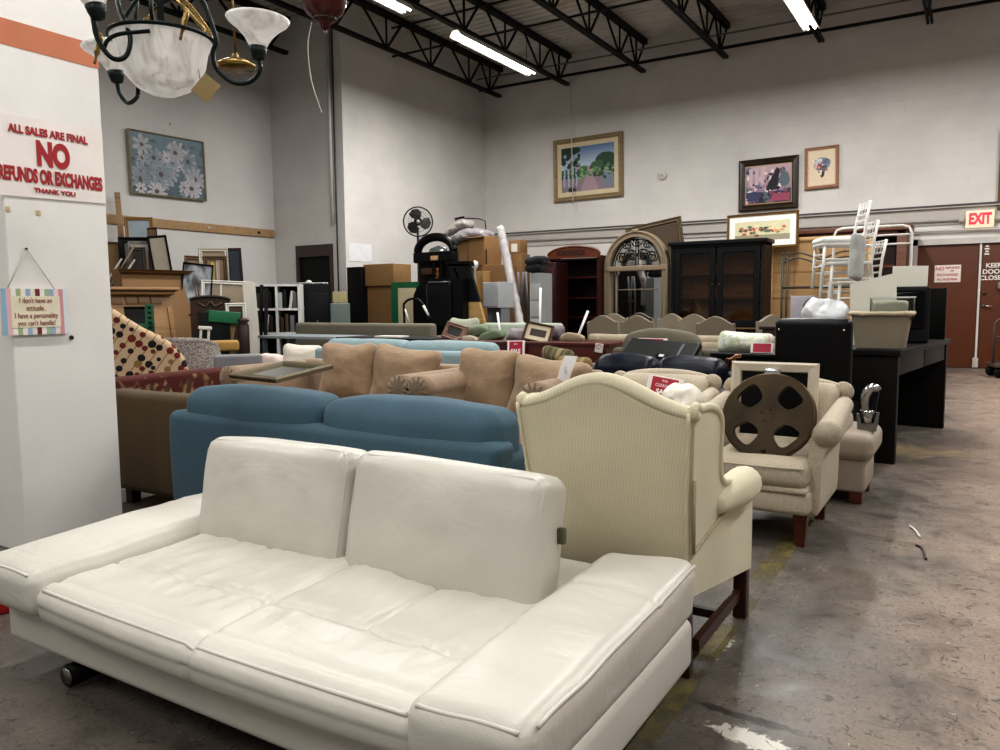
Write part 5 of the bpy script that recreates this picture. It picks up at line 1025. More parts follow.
# light oak mantel with a dark opening
q = atD(147, 289, 9.6); t = T('oak_mantel', 'light oak mantel surround with a moulded shelf and a dark opening', 'mantel', (q.x, q.y, 0), face(147)+28); t.rotation_euler[0] = math.radians(-11); H_ = q.z/math.cos(math.radians(11)); w_ = .90; MMT = mat('#94714a', 'wood', .5, var=.12)
b = MB(); b.rbox((0, -.04, H_-.02), (w_+.1, .24, .04), .01); b.rbox((0, -.01, H_-.06), (w_+.03, .17, .045), .012); P('mantel_shelf', b, MMT, t)
b = MB(); b.box(-w_/2, w_/2, -.0, .10, H_-.22, H_-.07); b.box(-w_/2, -.19, 0, .10, 0, H_-.22); b.box(.17, w_/2, 0, .10, 0, H_-.22); P('surround', b, MMT, t)
for x in (-.27, -.08, .08, .24): b = MB(); b.rbox((x, -.006, H_-.14), (.14, .02, .10), .006); P('carved_block', b, mat('#84643f', 'wood'), t)
b = MB(); b.box(-.22, .16, .06, .08, 0, H_-.2); P('dark_backing', b, mat('#121212'), t)
b = MB(); b.rbox((.39, .05, .6), (.03, .14, 1.2), .006); P('side_board', b, mat('#8a6840', 'wood'), t)
q = atD(149, 304, 9.3); t = T('green_bracket', 'dark green perforated metal bracket standing in the mantel opening', 'bracket', (q.x, q.y, 0), face(149)); mgr = mat('#1f5a3b', rough=.4)
b = MB(); b.rbox((0, 0, q.z/2), (.10, .05, q.z), .006); b.rbox((-.05, -.0, q.z-.28), (.2, .05, .09), .006); P('upright', b, mgr, t)
for k in range(6): b = MB(); b.box(-.02, .02, -.028, -.024, q.z-.06-.06*k, q.z-.03-.06*k); P('slot', b, mat('#0d1a13'), t)
up('picture_frame', 'black and white cloud photograph in a thin black frame', 'picture frame', 178, 207, 263, 10.8, .02, MBF, -8, 6, group=grp, fn=sky, nx=40, ny=40)
up('picture_frame', 'brown frame lying behind the cloud photograph', 'picture frame', 182, 207, 256, 12.4, .06, mat('#6b4f35', 'wood'), -2, 3, group=grp, flatm=mat('#8a7a62'))
up('picture_frame', 'pale silver-white frame between the cloud photograph and the purple frame', 'picture frame', 200, 228, 248, 12.5, .06, mat('#c5beb0', 'wood'), -1, -1, group=grp, flatm=mat('#a08d74', 'wood'))
up('picture_frame', 'narrow dark brown frame in front of the pale silver frame', 'picture frame', 204, 226, 256, 12.1, .05, mat('#5b4632', 'wood'), -2, 0, group=grp, flatm=mat('#8d6e5c', 'plain', .5, var=.3))
up('picture_frame', 'slim yellow-edged frame standing on end', 'picture frame', 210, 215, 260, 11.8, .012, mat('#c2a23d'), -1, 0, group=grp, flatm=mat('#d8c98c'))
up('picture_frame', 'slim white-edged frame standing on end beside the yellow-edged one', 'picture frame', 216, 219, 260, 11.75, .012, MWF, -1, 0, group=grp, flatm=mat('#cfc7b6'))
up('picture_frame', 'purple-brown frame with dark glass at the right of the frame pile', 'picture frame', 228, 243, 248, 12.9, .035, mat('#4b3038', 'wood'), -1, -2, group=grp, flatm=mat('#3c434b', 'plain', .12, var=.3))
q = atD(222, 280, 10.9); t = framed('glazed_casement', 'white window sash leaning in front of the frame pile', 'window sash', (q.x, q.y, 0), (-5, 2.5, face(222)), .70, q.z, .055, MWF, base=True, flatm=mat('#9b8d78', 'plain', .2, var=.25))
b = MB(); b.box(-.09, -.07, -.012, 0, .5, q.z-.05); P('glazing_bar', b, MWF, t)
q = atD(249, 282, 10.8); b = MB(); b.prism([(x*.17+.03*math.sin(z*2.2), z) for x, z in ((-.5, 0), (.5, 0), (.5, .4), (.5, .8), (.5, q.z), (-.5, q.z), (-.5, .8), (-.5, .4))], -.02, .02); O('white_side_panel', b, mat('#cfcac0'), 'tall narrow white panel with a curved edge left of the cube shelf', 'panel', (q.x, q.y, 0), (0, 0, face(249)))
q = atD(210, 298, 10.3); t = T('carved_headboard', 'dark brown carved headboard above the green crate', 'headboard', (q.x, q.y, 0), face(210)); w_ = .50; o_ = [(-w_/2, 0), (w_/2, 0), (w_/2, q.z-.03)]+[(w_/2*math.cos(a*PI/16), q.z-.03+.05*math.sin(a*PI/16)) for a in range(1, 16)]+[(-w_/2, q.z-.03)]
b = MB(); b.prism(o_, 0, .04); P('panel', b, mat('#3c271a', 'wood', .45), t); b = MB(); b.tube([(x, -.01, z) for x, z in o_[2:]], .018, 8); P('top_moulding', b, mat('#2e1c12', 'wood'), t); b = MB(); b.tube(bez([(-.15, -.01, q.z-.06), (-.06, -.015, q.z-.11), (0, -.015, q.z-.05), (.06, -.015, q.z-.11), (.15, -.01, q.z-.06)], 20), .012, 6); P('carved_swag', b, mat('#55402c', 'wood'), t)
q = atD(213, 312, 9.9); b = MB(); b.rbox((0, 0, q.z/2), (.36, .25, q.z), .01); t = T('green_crate', 'dark green crate below the carved headboard', 'crate', (q.x, q.y, 0), face(213)+10); P('body', b, mat('#121a16', rough=.5), t); b = MB(); b.rbox((0, -.02, q.z-.06), (.39, .28, .15), .01, M=R(0, 6, 0)); P('upper_panel', b, mat('#1c6642', rough=.5), t)
q = atD(205, 328, 9.5); b = MB(); b.rbox((0, 0, 0), (.16, .03, .045), .01); b.box(-.06, -.03, 0, .03, -q.z, 0); b.box(.03, .06, 0, .03, -q.z, 0); O('white_bar', b, MWF, 'short white bar on two legs in front of the green crate', 'bar', q, (0, 5, face(205)))
up('picture_frame', 'white inner frame standing at the foot of the white sash', 'picture frame', 227, 247, 303, 10.2, .05, MWF, -3, -1, zb=0, group=grp, flatm=mat('#4a3626', 'wood'))
q = atD(243, 318, 9.8); b = MB(); b.lathe([(.07, 0), (.07, q.z-.1), (.05, q.z-.06), (.08, q.z-.03), (.05, q.z), (0, q.z)], 16); O('turned_post', b, mat('#33221a', 'wood', .4), 'dark brown turned post in front of the white inner frame', 'post', (q.x, q.y, 0))
q = atD(224, 320, 9.8); b = MB(); b.rbox((0, 0, q.z/2), (.07, .03, q.z), .004, M=R(0, 12, 0)); O('tan_board', b, mat('#97805c', 'wood'), 'tan board leaning sideways right of the green crate', 'board', (q.x-.15, q.y, 0), (0, 0, face(224)))
for k, (px, yt, D, lab) in enumerate(((256, 285, 11.4, 'black thin frame standing edge-on against the cube shelf, left one'), (261, 288, 11.3, 'black thin frame standing edge-on against the cube shelf, right one'))):
    q = atD(px, yt, D); b = MB(); b.rbox((0, 0, q.z/2), (.05, .5, q.z), .004, M=R(0, 3, 0)); O('thin_black_frame', b, mat('#1a1a1b'), lab, 'picture frame', (q.x, q.y, 0), (0, 0, face(px)), group='black frames beside the cube shelf')
q = atD(205, 341, 9.1); t = T('mustard_bench', 'mustard yellow bench seat peeking behind the woven barrel chair', 'bench', (q.x, q.y, 0), face(205)); b = MB(); b.rbox((0, 0, q.z-.06), (.75, .3, .12), .03, (4, 2, 1), 3); P('seat', b, mat('#a88648', 'fabric'), t)
for sx_ in (-.3, .3): b = MB(); b.box(sx_-.03, sx_+.03, -.1, .1, 0, q.z-.1); P('leg', b, MMT, t)
# white cube shelf with books
q = atD(278, 284, 12.1); rzs = face(278)-10; t = T('cube_shelf', 'white cube shelf filled with dark books beside the doorway', 'shelf', (q.x, q.y, 0), rzs); H_ = q.z; W_ = .72; ws = mat('#dcdad6', rough=.4, var=.04); cell = (H_-.04)/4
for x in (-W_/2+.02, 0, W_/2-.02): b = MB(); b.box(x-.018, x+.018, -.19, .19, 0, H_); P('upright', b, ws, t)
for k in range(5): b = MB(); b.box(-W_/2, W_/2, -.19, .19, k*cell, k*cell+.036); P('shelf_board', b, ws, t)
b = MB(); b.box(-W_/2, W_/2, .18, .19, 0, H_); P('back_panel', b, mat('#1d1d1f'), t)
Ms = Matrix.Rotation(math.radians(rzs), 3, 'Z')
bk = [('#1c1b1c', 0), ('#3a2a26', 0), ('#8b8a88', 6), ('#d9d7d0', 0), ('#22242a', 0)]
pos = [(-.27, 3), (-.2, 3), (-.11, 3), (.05, 3), (.12, 3), (.2, 3), (.27, 3), (-.25, 2), (-.18, 2), (-.1, 2), (.07, 2), (.14, 2), (.22, 2), (-.2, 1), (.15, 1)]
cols = ['#2b2a2b', '#40302c', '#1d1d1f', '#9fa7a4', '#222426', '#c9c7c0', '#5d5b58', '#3a3a3c', '#d3d1cb', '#2a2422', '#3d2e1f', '#50402c', '#6f7274', '#26262a', '#2f3a30']
desc = ['charcoal', 'dark maroon', 'black', 'pale grey', 'soot-black', 'cream', 'mid-grey', 'graphite', 'white', 'brown-black', 'umber', 'tan-brown', 'steel-grey', 'ink-blue', 'dark green']
for k, (x, rw) in enumerate(pos):
    hgt = cell*(.62+.2*((k*37) % 10)/10); th = .045 if k % 3 else .06; b = MB(); b.rbox((0, -.03, hgt/2), (th, .26, hgt), .003, M=R(0, 8 if k in (5, 8) else 0, 0))
    q2 = Ms @ Vector((x, 0, rw*cell+.037)); O('shelf_book', b, mat(cols[k], 'plain', .5), f'{desc[k]} book on the {["bottom", "third", "second", "top"][rw]} row of the cube shelf, {"left" if x < 0 else "right"} compartment', 'book', (q.x+q2.x, q.y+q2.y, q2.z), (0, 0, rzs), 'books in the white cube shelf')
q = atD(315, 284, 12.7); t = T('black_cabinet', 'black cabinet in front of the dark doorway, right of the cube shelf', 'cabinet', (q.x, q.y, 0), face(315)); b = MB(); b.rbox((0, 0, q.z/2), (.46, .4, q.z), .02); P('body', b, mbk, t); b = MB(); b.rbox((0, -.205, q.z*.55), (.4, .02, q.z*.7), .006); d_ = P('door', b, mat('#131416'), t); b = MB(); b.lathe([(0, 0), (.02, .01), (0, .02)], 10, R(90, 0, 0), (.02, -.215, .93)); P('knob', b, mat('#b9b6b0', 'metal', .3, 1), d_)
t = T('silver_tray', 'flat silver tray lying over the cube shelf and the black cabinet', 'tray', (q.x-.12, q.y-.02, q.z+.001), face(310)); b = MB(); b.rbox((0, 0, .012), (.62, .3, .02), .008); P('tray', b, mat('#b5b6b5', 'metal', .3, .8), t); b = MB(); b.lathe([(.05, 0), (.045, .03), (.01, .045), (0, .05)], 16, None, (.0, 0, .02)); P('bowl', b, MWF, t)
q = atD(340, 303, 12.2); b = MB(); b.rbox((0, 0, q.z/2), (.30, .3, q.z), .02); O('teal_bin', b, mat('#5f6b66', rough=.4), 'greyish teal bin at the foot of the wall corner', 'bin', (q.x, q.y, 0), (0, 0, face(340)))
b = MB(); b.rbox((0, 0, .09), (.22, .22, .17), .004); O('pale_box', b, mat('#a59a72', rough=.7), 'pale khaki box standing on the greyish teal bin', 'box', (q.x, q.y+.0, q.z+.001), (0, 0, face(340)))
# ------------------------------------------------------------------ heap in the rear left corner
def pbox(name, label, cat, x0, x1, y0, y1, Y, d, m, zb=None, rz=0, group=None, r=.006):
    a, c_ = atY(x0, (y0+y1)/2, Y), atY(x1, (y0+y1)/2, Y); zt = atY((x0+x1)/2, y0, Y).z; z0_ = atY((x0+x1)/2, y1, Y).z if zb is None else zb
    b = MB(); b.rbox((0, 0, (zt-z0_)/2), (c_.x-a.x, d, zt-z0_), r); t = O(name, b, m, label, cat, ((a.x+c_.x)/2, Y+d/2, z0_), (0, 0, rz), group); return t, zt
MCB = mat('#8b6a43', 'plain', .75, var=.1); MCB2 = mat('#7b5c39', 'plain', .75, var=.1); gb = 'cardboard boxes in the rear corner'
pbox('black_locker', 'tall plain black locker at the wall corner, left of the cardboard boxes', 'locker', 347.5, 362, 267, 330, 10.6, .4, mbk, 0)
_, zt = pbox('cardboard_box', 'lower cardboard box of the pair beside the black locker', 'cardboard box', 364, 392, 286, 312, 10.75, .45, MCB2, 0, group=gb); zl = zt
pbox('cardboard_box', 'upper wider cardboard box of the pair beside the black locker', 'cardboard box', 363.5, 393.5, 264, 285, 10.7, .5, MCB, zl+.001, group=gb)
t, zt = pbox('green_board', 'flat green board behind the beige panel, right of the cardboard pair', 'board', 391, 420, 282, 320, 10.4, .05, mat('#0f5a38', rough=.5), 0)
pbox('beige_canvas', 'beige panel leaning before the green board', 'panel', 398, 415, 288, 322, 10.1, .04, mat('#b5a98d', 'plain', .6), 0)
q = atY(400, 265, 11.35); t = T('black_stool', 'rounded black chair back above the green board', 'chair', (q.x, 11.35, 0)); b = MB(); b.rbox((0, 0, q.z-.15), (.24, .06, .30), .05, (4, 1, 4), 3); P('backrest', b, mat('#1b1b1d', 'leather', .5), t); b = MB(); b.rbox((0, .0, (q.z-.28)/2), (.06, .05, q.z-.28), .01); P('post', b, mbk, t); b = MB(); b.lathe([(.12, 0), (.12, .03), (.03, .05), (0, .05)], 20); P('base', b, mbk, t)
# standing fan
q = atY(417, 221, 10.65); pz = q.z; t = T('standing_fan', 'black pedestal fan with a wire cage rising above the heap', 'fan', (q.x-.06, 10.75, 0), 40); MFB = mat('#17171a', rough=.4)
b = MB(); b.lathe([(.24, 0), (.24, .03), (.05, .06), (.03, .08), (0, .08)], 28); P('base', b, MFB, t); b = MB(); b.tube([(0, 0, .05), (0, 0, pz-.10)], .022, 10); P('pole', b, MFB, t)
Mh = R(6, 0, 0); b = MB(); b.lathe([(.0, -.16), (.06, -.15), (.07, -.02), (.05, .02), (0, .03)], 20, Mh @ R(90, 0, 0), (0, -.04, pz)); P('motor', b, MFB, t)
b = MB(); Rf = .245; b.tube([Mh @ Vector((Rf*math.cos(a*PI/24), -.1, Rf*math.sin(a*PI/24)))+Vector((0, 0, pz)) for a in range(48)], .012, 6, True)
for rr_ in (.07, .12, .17): b.tube([Mh @ Vector((rr_*math.cos(a*PI/24), -.145+.12*(rr_/.215)**2*.4, rr_*math.sin(a*PI/24)))+Vector((0, 0, pz)) for a in range(48)], .0025, 4, True)
for k in range(36):
    a = k*PI/18; b.tube([Mh @ Vector((r_*math.cos(a), -.145+.045*(r_/.215)**2, r_*math.sin(a)))+Vector((0, 0, pz)) for r_ in (.04, .13, Rf)], .002, 4)
P('cage', b, mat('#2b2b2d', 'metal', .4, .5), t)
for k in range(3):
    b = MB(); a0 = PI/2+.35+k*2*PI/3; b.add([Mh @ Vector((r_*math.cos(a0+da), -.10+.03*da, r_*math.sin(a0+da)))+Vector((0, 0, pz)) for r_, da in ((.03, -.9), (.10, -.85), (.17, -.72), (.215, -.35), (.225, .1), (.20, .55), (.12, .7), (.03, .8))], [(0, 1, 2, 3, 4, 5, 6)], False); P('blade', b, mat('#3a3835', rough=.4), t)
b = MB(); b.lathe([(0, 0), (.035, .0), (.03, .03), (0, .035)], 14, Mh @ R(90, 0, 0), Mh @ Vector((0, -.12, 0))+Vector((0, 0, pz))); P('hub', b, mat('#a5a29c', 'metal', .3), t)
# black arched hood on a cabinet
q0, q1 = atY(410, 262, 10.15), atY(451, 262, 10.15); cx = (q0.x+q1.x)/2; w_ = q1.x-q0.x; zt = atY(434, 233, 10.15).z; zm = atY(434, 250, 10.15).z; zb = q0.z
t = T('arched_hood_cabinet', 'black cabinet with a large arched hood and copper finials below', 'cabinet', (cx, 10.3, 0)); mhb = mat('#101012', rough=.3)
b = MB(); b.tube([(-(w_/2-.05)*math.cos(PI*k/24), 0, zm-.02+(zt-zm-.03)*math.sin(PI*k/24)) for k in range(25)], .07, 12); P('arched_hood', b, mhb, t)
b = MB(); b.lathe([(.0, .0), (.17, .02), (.2, .1), (.16, .19), (0, .24)], 24, Matrix.Diagonal((1, .5, 1)), (.02, .05, zb+.02)); P('grey_dome', b, mat('#8e9290', 'metal', .2, .6), t)
b = MB(); b.rbox((0, -.0, (zm+zb)/2-.02), (w_, .16, zm-zb), .03, (4, 1, 2), 3); P('front_band', b, mhb, t)
b = MB(); b.rbox((.04, -.09, zb+.05), (.15, .015, .075), .006); P('label_plate', b, mat('#c19a72', 'plain', .5, var=.3), t)
b = MB(); b.box(-w_/2+.03, w_/2-.06, .05, .3, 0, zb); P('body', b, mat('#1a1512'), t)
b = MB(); b.lathe([(.012, 0), (.045, .03), (.02, .06), (.05, .10), (.02, .14), (.04, .17), (.015, .2), (.0, .21)], 14, None, (.06, -.03, zb-.30)); P('copper_finial', b, mat('#8c5f3a', 'metal', .35, .8), t)
b = MB(); b.rbox((-.16, -.0, zb-.16), (.22, .12, .11), .02); P('brown_basket', b, mat('#5a3b22', 'wicker'), t)
b = MB(); b.box(-.02, .02, -.05, .0, zb-.36, zb-.01); b.box(.12, .16, -.05, 0, zb-.36, zb-.01); P('side_rail', b, mhb, t)
# black domed case
q0, q1 = atY(411, 300, 9.7), atY(461, 300, 9.7); w_ = q1.x-q0.x; zt = atY(436, 279, 9.7).z; t = T('black_case', 'big black domed case with a raised front panel in the middle of the heap', 'case', ((q0.x+q1.x)/2, 9.85, 0)); mcs = mat('#0f1013', rough=.3)
pr_ = [(-w_/2, 0), (w_/2, 0), (w_/2, zt)]+[(-.10+(-w_/2+.10)*math.sin(a*PI/16), zt-.34+.34*math.cos(a*PI/16)) for a in range(0, 9)]
b = MB(); b.prism(pr_, -.1, .2); P('shell', b, mcs, t); b = MB(); b.rbox((.06, -.12, zt-.40), (.44, .05, .66), .04, (4, 1, 4), 3); P('front_panel', b, mat('#17181b', rough=.25), t); b = MB(); b.tube([(-.17, -.13, zt-.62), (-.17, -.14, zt-.10), (-.13, -.14, zt-.05), (.28, -.14, zt-.05)], .012, 6); P('panel_trim', b, mat('#4a4c50', rough=.3), t)
t = T('black_hose', 'curled black hose with a white grip in front of the black domed case', 'hose', (0, 0, 0)); o0 = atY(407, 322, 9.45); t.location = o0
hp = [atY(a, c_, 9.45)-o0 for a, c_ in ((406, 330), (404, 312), (405, 303), (411, 299), (419, 300), (426, 309), (431, 320))]; hp[0] = Vector((hp[0].x, 0, -o0.z+.02)); b = MB(); b.tube(bez(hp, 30), .018, 8); P('tube', b, mbk, t); b = MB(); b.tube([hp[4]*.3+hp[5]*.7+Vector((0, -.01, .01)), hp[5]*.4+hp[6]*.6+Vector((0, -.01, 0))], .021, 8); P('grip', b, MWF, t)
b = MB(); b.tube([atY(405, 309, 9.45)-o0, atY(409, 322, 9.45)-o0], .014, 8); P('white_end', b, MWF, t)
# black leaning board with a bare wooden lower end
def poly(name, pts, Y, th, m, parent, off): b = MB(); b.prism([(atY(a, c_, Y).x-off.x, atY(a, c_, Y).z) for a, c_ in pts], 0, th); return P(name, b, m, parent)
o0 = atY(478, 322, 9.9); t = T('leaning_board', 'black panelled board leaning over with a bare wooden lower end', 'board', (o0.x, 9.9, 0)); poly('black_panel', [(461, 302), (479, 302), (468, 264), (446, 264)], 9.9, .06, mat('#17181a', rough=.35), t, o0); poly('bare_end', [(464, 345), (490, 345), (479, 302), (461, 302)], 9.9, .06, mat('#b08f5f', 'wood'), t, o0)
poly('top_edge', [(444, 266), (470, 266), (469, 261), (443, 261)], 9.87, .1, mbk, t, o0); poly('side_groove', [(466, 300), (468, 300), (455, 268), (453, 268)], 9.892, .01, mat('#2e3034'), t, o0)
# boxes, bundle, roll
_, zt = pbox('cardboard_box', 'brown box under the left end of the grey bundles', 'cardboard box', 452, 469, 240, 262, 11.9, .45, MCB2, 0, group=gb)
pbox('cardboard_box', 'lower brown box of the tall stack, directly behind the light grey speaker', 'cardboard box', 482, 503, 265, 283, 11.7, .5, MCB2, 0, group=gb)
zt = atY(492, 265, 11.7).z; q = atY(483, 250, 11.85); ztop = atY(484, 236, 11.7).z
t = T('cardboard_box', 'large torn brown box on the tall stack, below the grey bundles', 'cardboard box', (q.x-.02, 11.95, zt+.002), -14, gb); b = MB(); b.rbox((0, 0, (ztop-zt)/2), (.42, .42, ztop-zt), .006); P('carton', b, MCB, t); b = MB(); b.box(.209, .216, -.19, -.16, .02, (ztop-zt)*.55); P('tear', b, mat('#2a1e14'), t); b = MB(); b.sheet(lambda u, v: (-.21+.42*u, -.21-.08*v, ztop-zt-.02*v), 4, 2); P('flap', b, MCB2, t)
pbox('cardboard_box', 'small tan box standing left of the tall stack', 'cardboard box', 473, 483, 271, 283, 11.45, .25, mat('#a27d4f', 'plain', .7), 0, group=gb)
pbox('cardboard_box', 'small brown box right of the white wrapped roll', 'cardboard box', 511, 522, 254, 285, 12.6, .3, MCB2, 0, group=gb); zt = atY(516, 254, 12.6).z
t, _ = pbox('cardboard_box', 'small box with a white printed label on top at the right of the roll', 'cardboard box', 509, 520, 240, 253.9, 12.6, .28, MCB, zt+.001, group=gb); b = MB(); b.box(-.07, .06, -.144, -.1405, .04, .19); P('printed_label', b, MWF, t)
MBW = mat('#8f8a8c', 'leather', .35, var=.25, bump=2.0)
def crin(x, y, z): return x+.03*nz(z, y, 4, 9), y+.03*nz(x, z, 6, 9), z+.035*nz(x, y, 8, 6)+.014*nz(x, y, 2, 18)-.5*abs(x)**2
b = MB(); b.rbox((0, 0, 0), (.80, .4, .16), .07, (24, 8, 4), 4, (0, .02, .03), crin); O('wrapped_bundle', b, MBW, 'lower grey plastic-wrapped bundle lying on the brown boxes', 'bundle', atY(471, 235, 12.0), (0, -6, 0), 'grey wrapped bundles')
b = MB(); b.rbox((0, 0, 0), (.52, .36, .13), .06, (20, 8, 4), 4, (0, .02, .03), crin); O('wrapped_bundle', b, mat('#a09a94', 'leather', .35, var=.25, bump=2.0), 'upper grey plastic-wrapped bundle slanting on the lower bundle', 'bundle', atY(459, 228, 12.1), (0, -24, 0), 'grey wrapped bundles')
b = MB(); o0 = atY(474, 232, 12.3); b.tube([atY(a, c_, 12.3)-o0 for a, c_ in ((456, 232), (456, 218), (463, 218), (480, 219), (485, 221), (486, 230))], .010, 6); b.tube([atY(a, c_, 12.3)-o0 for a, c_ in ((455, 219), (464, 217))], .02, 6); O('wire_stand', b, MIR, 'thin black wire frame sticking up behind the grey bundles', 'wire frame', o0)
q0, q1 = atY(500, 227, 11.3), atY(519, 318, 11.1); d_ = q1-q0; q1 = q0+d_*((0-q0.z)/d_.z); L_ = (q0-q1).length
b = MB(); ax = (q0-q1); b.tube([ax*(k/60) for k in range(61)], [.072+.006*nz(k*.9, 0, 0)+.003*math.sin(k*1.7) for k in range(60)]+[.06], 18)
b.v = [v+Vector((.010*nz(v.x, v.y, v.z, 22), .010*nz(v.z, v.x, v.y, 22), 0)) for v in b.v]; O('wrapped_roll', b, mat('#bfb9b8', 'leather', .25, var=.15, bump=2.0), 'white plastic-wrapped roll leaning against the cardboard boxes', 'roll', q1)
q = atY(490, 282, 10.6); t = T('light_grey_speaker', 'light grey square cabinet on legs in front of the cardboard boxes', 'speaker', (q.x, 10.85, 0), -14); zb = atY(490, 308, 10.6).z; msp = mat('#a9abad', rough=.5)
b = MB(); b.rbox((0, 0, (q.z+zb)/2), (.36, .36, q.z-zb), .008); P('cabinet', b, msp, t); b = MB(); b.box(-.15, .15, -.186, -.182, zb+.03, q.z-.03); P('front_grille', b, mat('#b7babd'), t)
for sx_ in (-.12, .12): b = MB(); b.box(sx_-.04, sx_+.04, -.1, .1, 0, zb); P('leg', b, mat('#77797c'), t)
t = T('white_table_lamp', 'small white globe lamp on the heap beside the tall stack', 'lamp', (atY(475, 264, 11.2).x, 11.2, 0)); z1 = atY(475, 270, 11.2).z; b = MB(); b.lathe([(.10, 0), (.10, .02), (.02, .04), (.02, z1), (.03, z1+.01), (0, z1+.01)], 16); P('stand', b, MWF, t); b = MB(); b.lathe([(.02, 0), (.05, .04), (.062, .09), (.05, .14), (0, .165)], 18, None, (0, 0, z1)); P('globe', b, mat('#e6e2d8', rough=.3), t)
t = T('drawer_cabinet', 'narrow light grey drawer cabinet beside the mahogany cabinet', 'cabinet', (atY(535.5, 290, 11.2).x, 11.4, 0)); zt = atY(535, 273, 11.2).z; b = MB(); b.rbox((0, 0, zt/2), (.20, .4, zt), .006); P('body', b, mat('#8f9190', rough=.5), t)
for z in (.2, .5, .8, 1.1, 1.38): b = MB(); b.rbox((0, -.205, z), (.18, .02, .26), .004); P('drawer', b, mat('#a3a5a4', rough=.5), t)
for k, (px, py, w_, lab) in enumerate(((536, 268, .30, 'lower black padded bag on the grey drawer cabinet'), (537, 261, .34, 'upper black padded bag on the grey drawer cabinet'))):
    b = MB(); b.rbox((0, 0, 0), (w_, .3, .11), .05, (8, 6, 2), 3, (0, 0, .02), puff); O('padded_bag', b, mat('#1e2022', 'fabric'), lab, 'bag', atY(px, py, 11.3), (0, -4, 0), 'black bags on the grey drawers')
t = T('folding_stand', 'folded grey metal frame standing between the wrapped roll and grey drawers', 'metal frame', (atY(523, 290, 11.6).x, 11.6, 0)); zt = atY(523, 272, 11.6).z
for x, dx in ((-.08, .03), (.0, -.03), (.07, .02)): b = MB(); b.tube([(x, 0, 0), (x+dx, 0, zt*.7), (x-dx*.5, 0, zt)], .02, 6); P('tube_leg', b, mat('#68666a', 'metal', .5), t)
for z in (.4, .8, 1.2): b = MB(); b.box(-.1, .1, -.02, .02, z, z+.04); P('cross_bar', b, mat('#68666a', 'metal', .5), t)
# ------------------------------------------------------------------ seats at the left
def speck():
    q = NT('speckled_weave'); v = q.n('ShaderNodeTexVoronoi', Scale=120); q.l(q.coord((1, 1, 1.6)), 0, v, 0); s2 = q.n('ShaderNodeSeparateColor'); q.l(v, 1, s2, 0); r_ = q.ramp([(.2, lin('#5a524f')), (.5, lin('#857d78')), (.8, lin('#aaa29c'))]); q.l(s2, 0, r_, 0); q.col((r_, 0)); q.b.inputs['Roughness'].default_value = .9; q.bump((v, 0), .004, .6); return q.m
def dots():
    q = NT('dotted_fabric'); mp = q.coord((1, 1, 1)); sx = q.n('ShaderNodeSeparateXYZ'); q.l(mp, 0, sx, 0); cx = q.n('ShaderNodeCombineXYZ'); q.l(sx, 0, cx, 0); q.l(sx, 2, cx, 1)
    mp2 = q.n('ShaderNodeMapping'); mp2.inputs['Rotation'].default_value = (0, 0, .62); q.l(cx, 0, mp2, 0)
    c = lin('#c4ab8c'); cur = c
    w_ = q.n('ShaderNodeTexWave', Scale=3.6); w_.wave_profile = 'SIN'; q.l(mp2, 0, w_, 0); r0 = q.ramp([(.96, (0, 0, 0)), (.985, (1, 1, 1))]); q.l(w_, 0, r0, 0); cur = q.mix((r0, 0), c, lin('#8d6a3f'))
    for sc_, rad, sd in ((11.5, .34, 0),):
        m3 = q.n('ShaderNodeMapping'); m3.inputs['Location'].default_value = (sd, sd*.7, 0); q.l(mp2, 0, m3, 0)
        v = q.n('ShaderNodeTexVoronoi', Scale=sc_); v.voronoi_dimensions = '2D'; v.inputs['Randomness'].default_value = .7; q.l(m3, 0, v, 0)
        s2 = q.n('ShaderNodeSeparateColor'); q.l(v, 1, s2, 0); rd = q.n('ShaderNodeMath', _operation='MULTIPLY_ADD'); rd.inputs[1].default_value = .24; rd.inputs[2].default_value = .19; q.l(s2, 0, rd, 0); lt = q.n('ShaderNodeMath', _operation='LESS_THAN'); q.l(v, 0, lt, 0); q.l(rd, 0, lt, 1)
        gt = q.n('ShaderNodeMath', _operation='GREATER_THAN'); gt.inputs[1].default_value = .02; q.l(s2, 0, gt, 0); mu = q.n('ShaderNodeMath', _operation='MULTIPLY'); q.l(lt, 0, mu, 0); q.l(gt, 0, mu, 1)
        rc = q.ramp([(0, lin('#1b1416')), (.4, lin('#2c1519')), (.45, lin('#6a2320')), (.72, lin('#702a20')), (.76, lin('#8f6b3e'))]); rc.color_ramp.interpolation = 'CONSTANT'; q.l(s2, 1, rc, 0); cur = q.mix((mu, 0), cur, (rc, 0))
    q.col(cur); q.b.inputs['Roughness'].default_value = .9; return q.m
MDT = dots(); D = 7.3; q = atD(118, 318, D); qb = atD(185, 378, D); o0 = atD(150, 375, D); fx = face(150); Rx = Vector((math.cos(math.radians(fx)), math.sin(math.radians(fx)), 0))
def lx(px, py): v = atD(px, py, D); return (v-o0).dot(Rx), v.z
t = T('dotted_chaise', 'tan slipper chaise patterned with dark red and black dots on strings', 'chaise', (o0.x, o0.y, 0), fx)
edge = [lx(a, c_) for a, c_ in ((88, 306), (100, 309), (113, 316), (128, 326), (143, 335), (158, 342), (170, 351), (179, 362), (184, 377), (186, 392))]; edge = [(p.x, p.y) for p in bez([(a, c_, 0) for a, c_ in edge], 45)]
pl = [(edge[0][0], .12)]+edge+[(edge[-1][0], .12)]; b = MB(); b.prism(pl, 0, .12); sb = P('sloped_back', b, MDT, t); b = MB(); b.tube([(x, .06, z) for x, z in edge], .062, 10); P('rolled_edge', b, MDT, sb)
b = MB(); b.rbox(((edge[0][0]+edge[-1][0])/2, .42, .30), (edge[-1][0]-edge[0][0]-.02, .6, .34), .05, (6, 4, 2), 3); P('seat', b, MDT, t)
